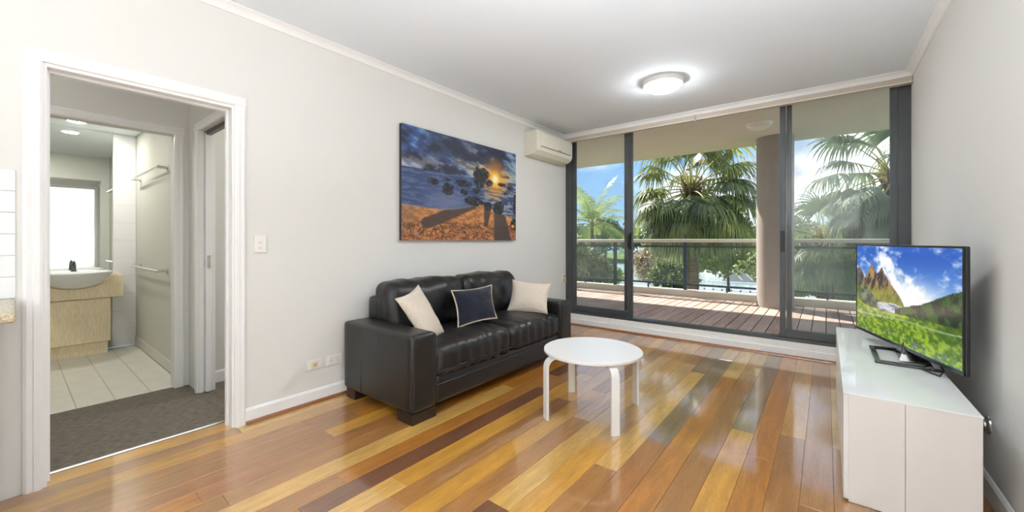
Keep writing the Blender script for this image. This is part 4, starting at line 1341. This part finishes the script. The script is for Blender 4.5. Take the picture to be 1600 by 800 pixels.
# ------------------------------------------------------------------ air conditioner
ac = thing('air_conditioner', (XL, 4.42, 2.26), 'cream split air conditioner high on the wall in the window corner', 'air conditioner')
ay0, ay1 = 4.02, 4.88
prof = [(XL + 0.001, 2.575), (XL + 0.165, 2.575), (XL + 0.188, 2.560), (XL + 0.196, 2.53), (XL + 0.198, 2.36), (XL + 0.185, 2.315), (XL + 0.13, 2.275), (XL + 0.001, 2.262)]
MB().prism(prof, 'y', ay0, ay1).build('casing', M['ac_white'], ac, 0.006, 3, 'auto')
prof2 = [(XL + 0.198, 2.548), (XL + 0.206, 2.54), (XL + 0.208, 2.39), (XL + 0.202, 2.378), (XL + 0.196, 2.378), (XL + 0.196, 2.548)]
MB().prism(prof2, 'y', ay0 + 0.06, ay1 - 0.03).build('front_panel', M['ac_white'], ac, 0.003, 2, 'auto')
MB().prism([(XL + 0.203, 2.366), (XL + 0.192, 2.320), (XL + 0.140, 2.282), (XL + 0.136, 2.290), (XL + 0.184, 2.326), (XL + 0.194, 2.366)], 'y', ay0 + 0.08, ay1 - 0.06).build('louvre', M['ac_white'], ac, 0.002, 1)
MB().box(XL + 0.194, XL + 0.1995, ay0 + 0.08, ay1 - 0.06, 2.367, 2.377).build('air_slot', M['ac_dark'], ac)
MB().box(XL + 0.204, XL + 0.2095, 4.50, 4.58, 2.385, 2.392).build('indicator', M['ac_dark'], ac)
for i in range(7):
    MB().box(XL + 0.02 + i * 0.02, XL + 0.032 + i * 0.02, ay0 + 0.05, ay1 - 0.05, 2.5745, 2.578).build('intake_slot', M['ac_dark'], ac)

# ------------------------------------------------------------------ switch and sockets on the left wall
sw = thing('light_switch', (XL, 1.042, 1.12), 'white double light switch plate beside the doorway', 'switch')
MB().box(XL, XL + 0.010, 1.006, 1.078, 1.118, 1.234).build('plate', M['plastic'], sw, 0.003)
for z in (1.158, 1.194):
    MB().box(XL + 0.010, XL + 0.014, 1.032, 1.052, z - 0.010, z + 0.010).build('rocker', M['plastic'], sw, 0.002)
    MB().box(XL + 0.010, XL + 0.0112, 1.030, 1.054, z - 0.0125, z - 0.0105).build('rocker_gap', M['plastic_grey'], sw)
so_ = thing('data_socket', (XL, 1.40, 0.245), 'white aerial socket plate with yellowed centre low on the wall', 'socket')
MB().box(XL, XL + 0.010, 1.342, 1.458, 0.245, 0.317).build('plate', M['plastic'], so_, 0.003)
MB().box(XL + 0.010, XL + 0.016, 1.378, 1.422, 0.262, 0.298).build('insert', M['plastic_yel'], so_, 0.003)
MB().lathe([(0.0, 0.010), (0.005, 0.010), (0.005, 0.0)], (XL + 0.016, 1.40, 0.280), 12, 'x').build('aerial_pin', M['brass'], so_)
so2 = thing('power_socket', (XL, 1.555, 0.245), 'white double power socket half hidden behind the sofa arm', 'socket')
MB().box(XL, XL + 0.010, 1.497, 1.613, 0.245, 0.317).build('plate', M['plastic'], so2, 0.003)
for y in (1.528, 1.582):
    MB().box(XL + 0.010, XL + 0.0135, y - 0.008, y + 0.008, 0.297, 0.310).build('rocker', M['plastic'], so2, 0.001)
    for (dy, dz, an) in ((-0.007, 0.008, 0.5), (0.007, 0.008, -0.5), (0.0, -0.009, 0.0)):
        MB().tube([(XL + 0.0104, y + dy - 0.004 * math.sin(an), 0.273 + dz - 0.004 * math.cos(an)), (XL + 0.0104, y + dy + 0.004 * math.sin(an), 0.273 + dz + 0.004 * math.cos(an))], 0.0012, 6).build('pin_slot', M['ac_dark'], so2)
gp = thing('brass_valve', (XL, 4.955, 0.62), 'small brass valve on a white plate in the window corner', 'valve')
MB().box(XL, XL + 0.008, 4.918, 4.992, 0.60, 0.72).build('plate', M['plastic'], gp, 0.003)
MB().tube([(XL + 0.008, 4.955, 0.635), (XL + 0.04, 4.955, 0.635), (XL + 0.05, 4.955, 0.615)], [0.014, 0.013, 0.011], 12).build('spout', M['brass'], gp, smooth='auto')
MB().tube([(XL + 0.008, 4.955, 0.685), (XL + 0.022, 4.955, 0.685)], 0.012, 12).build('knob', M['chrome'], gp, smooth='auto')

# ------------------------------------------------------------------ garden and water beyond the balcony
GZ = -4.0
st(box('garden_ground', M['lawn'], (-60, 60, YE + 0.3, 24, GZ - 0.5, GZ)))
tag(box('water', M['water'], (-160, 160, 24, 95, GZ - 1.0, GZ - 0.35)), 'pale still water beyond the garden', 'water', kind='structure')
st(box('far_shore', M['lawn'], (-160, 160, 95, 150, GZ - 0.6, GZ + 0.3)))


def ribbon(mb, pts, widths, wdirs):
    vs = []
    for p, w_, d in zip(pts, widths, wdirs):
        vs += [p - d * w_, p + d * w_]
    mb.add(vs, [(2 * i, 2 * i + 1, 2 * i + 3, 2 * i + 2) for i in range(len(pts) - 1)])


def march(o, d, length, steps, sag, start=0.0):
    pts = [o.copy()]
    d = d.normalized()
    s_ = length / steps
    for i in range(steps):
        if (i + 0.5) / steps >= start:
            d = (d + Vector((0, 0, -sag * s_))).normalized()
        pts.append(pts[-1] + d * s_)
    return pts, d


def fan_frond(o, az, el, plen, blade, mat, parent, rnd, nseg=34, hang=3.2):
    d = Vector((math.cos(el) * math.cos(az), math.cos(el) * math.sin(az), math.sin(el)))
    pts, d2 = march(o, d, plen, 6, 0.42 + 0.15 * rnd.random())
    mb = MB()
    hub = pts[-1]
    up = Vector((0, 0, 1))
    sv = d2.cross(up)
    if sv.length < 1e-3:
        sv = Vector((1, 0, 0))
    sv.normalize()
    nv = sv.cross(d2).normalized()
    for k in range(nseg):
        ph = R(-128 + 256 * (k + 0.5) / nseg) + rnd.uniform(-0.03, 0.03)
        sd = d2 * math.cos(ph) + sv * math.sin(ph) + nv * 0.12 * abs(math.sin(ph))
        rl = blade * (0.80 + 0.25 * math.cos(ph * 0.6)) * rnd.uniform(0.88, 1.12)
        ps, _ = march(hub, sd, rl, 7, hang * rnd.uniform(0.8, 1.5) / blade, 0.30)
        wd = []
        ws_ = []
        for i, p in enumerate(ps):
            a = ps[max(0, i - 1)]
            b_ = ps[min(len(ps) - 1, i + 1)]
            dd = (b_ - a).normalized()
            w_ = dd.cross(nv if abs(dd.dot(nv)) < 0.9 else d2)
            if w_.length < 1e-4:
                w_ = sv.copy()
            wd.append(w_.normalized())
            f = i / (len(ps) - 1)
            ws_.append(0.5 * blade * (0.010 + 0.052 * min(1, f / 0.35) if f < 0.35 else 0.062 * (1 - (f - 0.35) / 0.65) + 0.002))
        ribbon(mb, ps, ws_, wd)
    fr = mb.build('frond', mat, parent, fix=False)
    MB().tube(pts, [0.022, 0.020, 0.018, 0.016, 0.014, 0.012, 0.010], 5).build('petiole', M['petiole'], fr, smooth=True)
    return fr


def feather_frond(o, az, el, length, mat, parent, rnd, nl=34, ll=0.55, sag=0.55):
    d = Vector((math.cos(el) * math.cos(az), math.cos(el) * math.sin(az), math.sin(el)))
    n = 12
    pts, _ = march(o, d, length, n, sag / length * 2.4)
    mb = MB()
    for k in range(nl):
        f = 0.14 + 0.86 * k / nl
        i = min(n - 1, int(f * n))
        p = pts[i].lerp(pts[i + 1], f * n - i)
        t = (pts[i + 1] - pts[i]).normalized()
        sv = t.cross(Vector((0, 0, 1)))
        if sv.length < 1e-3:
            sv = Vector((1, 0, 0))
        sv.normalize()
        for s_ in (-1, 1):
            dd = (sv * s_ * 0.8 + t * 0.6 + Vector((0, 0, 0.15)) + Vector((rnd.uniform(-.1, .1), rnd.uniform(-.1, .1), rnd.uniform(-.1, .1))))
            l_ = ll * math.sin(math.pi * (0.12 + 0.82 * f)) ** 0.6 * rnd.uniform(0.85, 1.1)
            ps, _ = march(p, dd, l_, 4, 1.6 / ll * 0.5)
            wdir = t
            ribbon(mb, ps, [0.010, 0.022, 0.020, 0.014, 0.002], [wdir] * 5)
    fr = mb.build('frond', mat, parent, fix=False)
    MB().tube(pts, [0.024 * (1 - 0.8 * i / n) for i in range(n + 1)], 5).build('rachis', M['petiole'], fr, smooth=True)
    return fr


def trunk(base, top, r0, r1, parent, rings=14, name='trunk'):
    pts, rr = [], []
    for i in range(rings * 2 + 1):
        f = i / (rings * 2)
        pts.append(Vector(base).lerp(Vector(top), f))
        rr.append((r0 + (r1 - r0) * f) * (1.0 if i % 2 else 0.93))
    return MB().tube(pts, rr, 14).build(name, M['trunk'], parent, smooth=True)


def fan_palm(loc, crown_z, label, seed, nf, plen, blade, mat, r0=0.17, els=(-50, 80), hang=3.2, nseg=34, front=-1.33):
    rnd = random.Random(seed)
    t = thing('fan_palm', (loc[0], loc[1], GZ), label, 'palm tree', 'palms beyond the balcony')
    trunk((loc[0], loc[1], GZ), (loc[0] - 0.06, loc[1], crown_z - 0.05), r0 * 1.15, r0 * 0.92, t)
    top = Vector((loc[0] - 0.06, loc[1], crown_z))
    # shaggy leaf bases below the crown
    for k in range(18):
        a = k * 2.399
        zz = crown_z - 0.45 + 0.5 * k / 18
        o = Vector((top.x + math.cos(a) * r0 * 0.8, top.y + math.sin(a) * r0 * 0.8, zz))
        MB().tube([o, o + Vector((math.cos(a) * 0.10, math.sin(a) * 0.10, 0.16)), o + Vector((math.cos(a) * 0.16, math.sin(a) * 0.16, 0.34))], [0.05, 0.035, 0.012], 6).build('leaf_base', M['petiole'] if k % 3 == 0 else M['trunk'], t, smooth=True)
    for k in range(nf):
        f = (k + 0.5) / nf
        el = R(els[0] + (els[1] - els[0]) * f ** 1.45)
        az = k * 2.39996 + rnd.uniform(-.2, .2)
        da = (az - front + math.pi) % (2 * math.pi) - math.pi
        if abs(da) < R(48) and R(0) < el < R(62):
            continue        # the crown is open on this side
        o = top + Vector((math.cos(az) * 0.08, math.sin(az) * 0.08, -0.30 + 0.35 * f))
        fan_frond(o, az, el, plen * rnd.uniform(0.8, 1.15), blade * rnd.uniform(0.85, 1.1), mat, t, rnd, nseg, hang * (1.0 - 0.45 * f))
    return t


def feather_palm(loc, crown_z, label, seed, nf, length, mat, r0=0.10):
    rnd = random.Random(seed)
    t = thing('feather_palm', (loc[0], loc[1], GZ), label, 'palm tree', 'palms beyond the balcony')
    trunk((loc[0], loc[1], GZ), (loc[0], loc[1], crown_z), r0 * 1.2, r0 * 0.8, t)
    for k in range(nf):
        f = (k + 0.5) / nf
        el = R(-5 + 85 * f)
        az = k * 2.39996 + rnd.uniform(-.2, .2)
        o = Vector((loc[0], loc[1], crown_z + 0.1 * f))
        feather_frond(o, az, el, length * rnd.uniform(0.85, 1.1), mat, t, rnd)
    return t


pA = pix(1084, 292, Y=11.6)
fan_palm((pA.x, pA.y), pA.z, 'tall fan palm with drooping fronds framed by the open doors', 5, 62, 1.12, 1.05, M['leaf_fan'], hang=4.6, nseg=38)
pB = pix(1402, 268, Y=13.0)
fan_palm((pB.x, pB.y), pB.z, 'grey-green fan palm at the right behind the television', 9, 40, 1.1, 1.0, M['leaf_fan2'], hang=4.2)
pC = pix(1296, 372, Y=14.5)
fan_palm((pC.x, pC.y), pC.z, 'lower fan palm seen just right of the column', 23, 30, 0.85, 0.8, M['leaf_fan2'])
pD = pix(925, 352, Y=16.5)
feather_palm((pD.x, pD.y), pD.z, 'yellow-green feather palm seen through the left glass pane', 31, 17, 2.4, M['leaf_feather'])


def foliage(mb, c, rx, ry, rz, n, size, rnd, lump=0.25):
    vs, fs = [], []
    for _ in range(n):
        z = rnd.uniform(-1, 1)
        a = rnd.uniform(0, 2 * math.pi)
        rr = math.sqrt(1 - z * z)
        d = Vector((rr * math.cos(a), rr * math.sin(a), z))
        k = (0.72 + lump * mnoise.noise(d * 2.3 + Vector(c)) * 2 + 0.28 * rnd.random())
        p = Vector((c[0] + d.x * rx * k, c[1] + d.y * ry * k, c[2] + d.z * rz * k))
        s_ = size * rnd.uniform(0.6, 1.3)
        u = Vector((rnd.uniform(-1, 1), rnd.uniform(-1, 1), rnd.uniform(-0.7, 0.7))).normalized()
        w_ = u.cross(d + Vector((0, 0, 0.5))).normalized()
        i = len(vs)
        vs += [p - u * s_, p + w_ * s_ * 0.45 + Vector((0, 0, 0.15 * s_)), p + u * s_, p - w_ * s_ * 0.45 + Vector((0, 0, 0.15 * s_))]
        fs.append((i, i + 1, i + 2, i + 3))
    mb.add(vs, fs)


def tree(name, c, r3, n, size, mat, label, cat, seed, group=None, base=GZ):
    rnd = random.Random(seed)
    t = thing(name, (c[0], c[1], base), label, cat, group)
    mb = MB()
    foliage(mb, c, *r3, n, size, rnd)
    for k in range(3):
        q_ = (c[0] + rnd.uniform(-.5, .5) * r3[0], c[1] + rnd.uniform(-.3, .3) * r3[1], c[2] + rnd.uniform(-.3, .5) * r3[2])
        foliage(mb, q_, r3[0] * 0.55, r3[1] * 0.55, r3[2] * 0.55, n // 4, size, rnd)
    fo = mb.build('foliage', mat, t, fix=False)
    fo['kind'] = 'stuff'
    MB().tube([(c[0], c[1], base), (c[0] + 0.05 * r3[0], c[1], (base + c[2]) / 2), (c[0], c[1], c[2] + 0.3 * r3[2])], [0.06 * r3[2] + 0.03, 0.05 * r3[2] + 0.02, 0.02], 8).build('stem', M['bark'], t, smooth=True)
    return t


def at(px, py, Y):
    return tuple(pix(px, py, Y=Y))


tree('leafy_shrub', at(920, 418, 14.2), (1.0, 0.9, 0.75), 2600, 0.10, M['leaf_bush'], 'rounded green shrub below the feather palm at left', 'shrub', 2)
tree('leafy_shrub', at(868, 405, 11.4), (1.1, 0.9, 1.0), 2200, 0.11, M['leaf_bush'], 'green shrub behind the left door jamb', 'shrub', 12)
tree('leafy_shrub', at(955, 432, 21.5), (0.7, 0.7, 0.5), 1000, 0.10, M['leaf_feather'], 'small yellow-green shrub behind the railing at left', 'shrub', 3)
tree('dry_shrub', at(1022, 414, 26.0), (1.5, 1.2, 1.2), 2000, 0.13, M['leaf_dry'], 'straw-coloured bush at the edge of the water', 'shrub', 4)
tree('leafy_shrub', at(1052, 436, 19.0), (1.0, 0.8, 0.9), 1400, 0.11, M['leaf_bush'], 'olive shrub left of the fan palm trunk', 'shrub', 6)
tree('broad_tree', at(1135, 392, 23.0), (2.4, 1.6, 1.2), 3600, 0.16, M['leaf_bush'], 'broad green tree behind the fan palm trunk', 'tree', 5)
tree('broad_tree', at(1275, 412, 18.5), (2.2, 1.6, 1.3), 4200, 0.14, M['leaf_bush'], 'dense green tree below the right window pane', 'tree', 8)
tree('broad_tree', at(1368, 425, 24.0), (2.6, 1.5, 1.8), 3600, 0.14, M['leaf_far'], 'dark green tree hidden partly by the television', 'tree', 9)
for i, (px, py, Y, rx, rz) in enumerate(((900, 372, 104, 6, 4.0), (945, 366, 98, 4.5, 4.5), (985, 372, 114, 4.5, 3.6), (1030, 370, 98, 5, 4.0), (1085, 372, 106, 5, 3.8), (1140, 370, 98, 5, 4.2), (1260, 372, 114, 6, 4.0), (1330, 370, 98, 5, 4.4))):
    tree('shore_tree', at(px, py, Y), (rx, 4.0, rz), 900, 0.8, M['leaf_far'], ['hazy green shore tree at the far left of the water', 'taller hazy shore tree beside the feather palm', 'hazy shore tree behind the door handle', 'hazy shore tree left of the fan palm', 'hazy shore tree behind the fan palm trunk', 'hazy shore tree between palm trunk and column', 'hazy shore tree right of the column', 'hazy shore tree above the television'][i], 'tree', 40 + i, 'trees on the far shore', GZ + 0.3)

# white landing stage with railing and dark pavilion roof
ls = thing('landing_stage', (0.6, 36, GZ), 'white railed landing stage by the water behind the palm trunk', 'jetty')
x0_, x1_ = pix(1100, 440, Y=30).x, pix(1190, 440, Y=30).x
zt_ = pix(1140, 441, Y=30).z
MB().box(x0_, x1_, 29.6, 30.6, zt_ - 1.35, zt_ - 1.15).build('platform', M['white_paint'], ls)
for zz in (zt_, zt_ - 0.55):
    MB().box(x0_, x1_, 29.95, 30.03, zz - 0.05, zz + 0.05).build('rail', M['white_paint'], ls)
k = 0
x = x0_
while x < x1_:
    MB().box(x, x + 0.08, 29.95, 30.03, zt_ - 1.2, zt_ - 0.04).build('post', M['white_paint'], ls)
    x += 0.55
for x in (x0_ + 0.4, (x0_ + x1_) / 2, x1_ - 0.4):
    MB().tube([(x, 30.3, GZ - 0.9), (x, 30.3, zt_ - 1.3)], 0.12, 8).build('pile', M['bark'], ls)
pv = thing('pavilion', (0.6, 33, GZ), 'low dark roofed pavilion with white stay lines by the landing stage', 'pavilion')
a_ = pix(1128, 440, Y=33)
b2 = pix(1182, 440, Y=33)
zr = pix(1150, 421, Y=33).z
MB().prism([(33.0, zr - 0.9), (35.4, zr), (37.8, zr - 0.9), (37.8, zr - 1.05), (33.0, zr - 1.05)], 'x', a_.x, b2.x + 1.5).build('roof', M['roof_dark'], pv)
for x in (a_.x + 0.3, b2.x + 1.2):
    for y in (33.3, 37.5):
        MB().box(x - 0.1, x + 0.1, y - 0.1, y + 0.1, GZ - 0.9, zr - 1.0).build('post', M['white_paint'], pv)
for px0, px1 in ((1122, 1136), (1140, 1160), (1152, 1176)):
    p0, p1 = pix(px0, 416, Y=32.6), pix(px1, 438, Y=32.6)
    MB().tube([p0, p1], 0.035, 6).build('stay', M['white_paint'], pv)
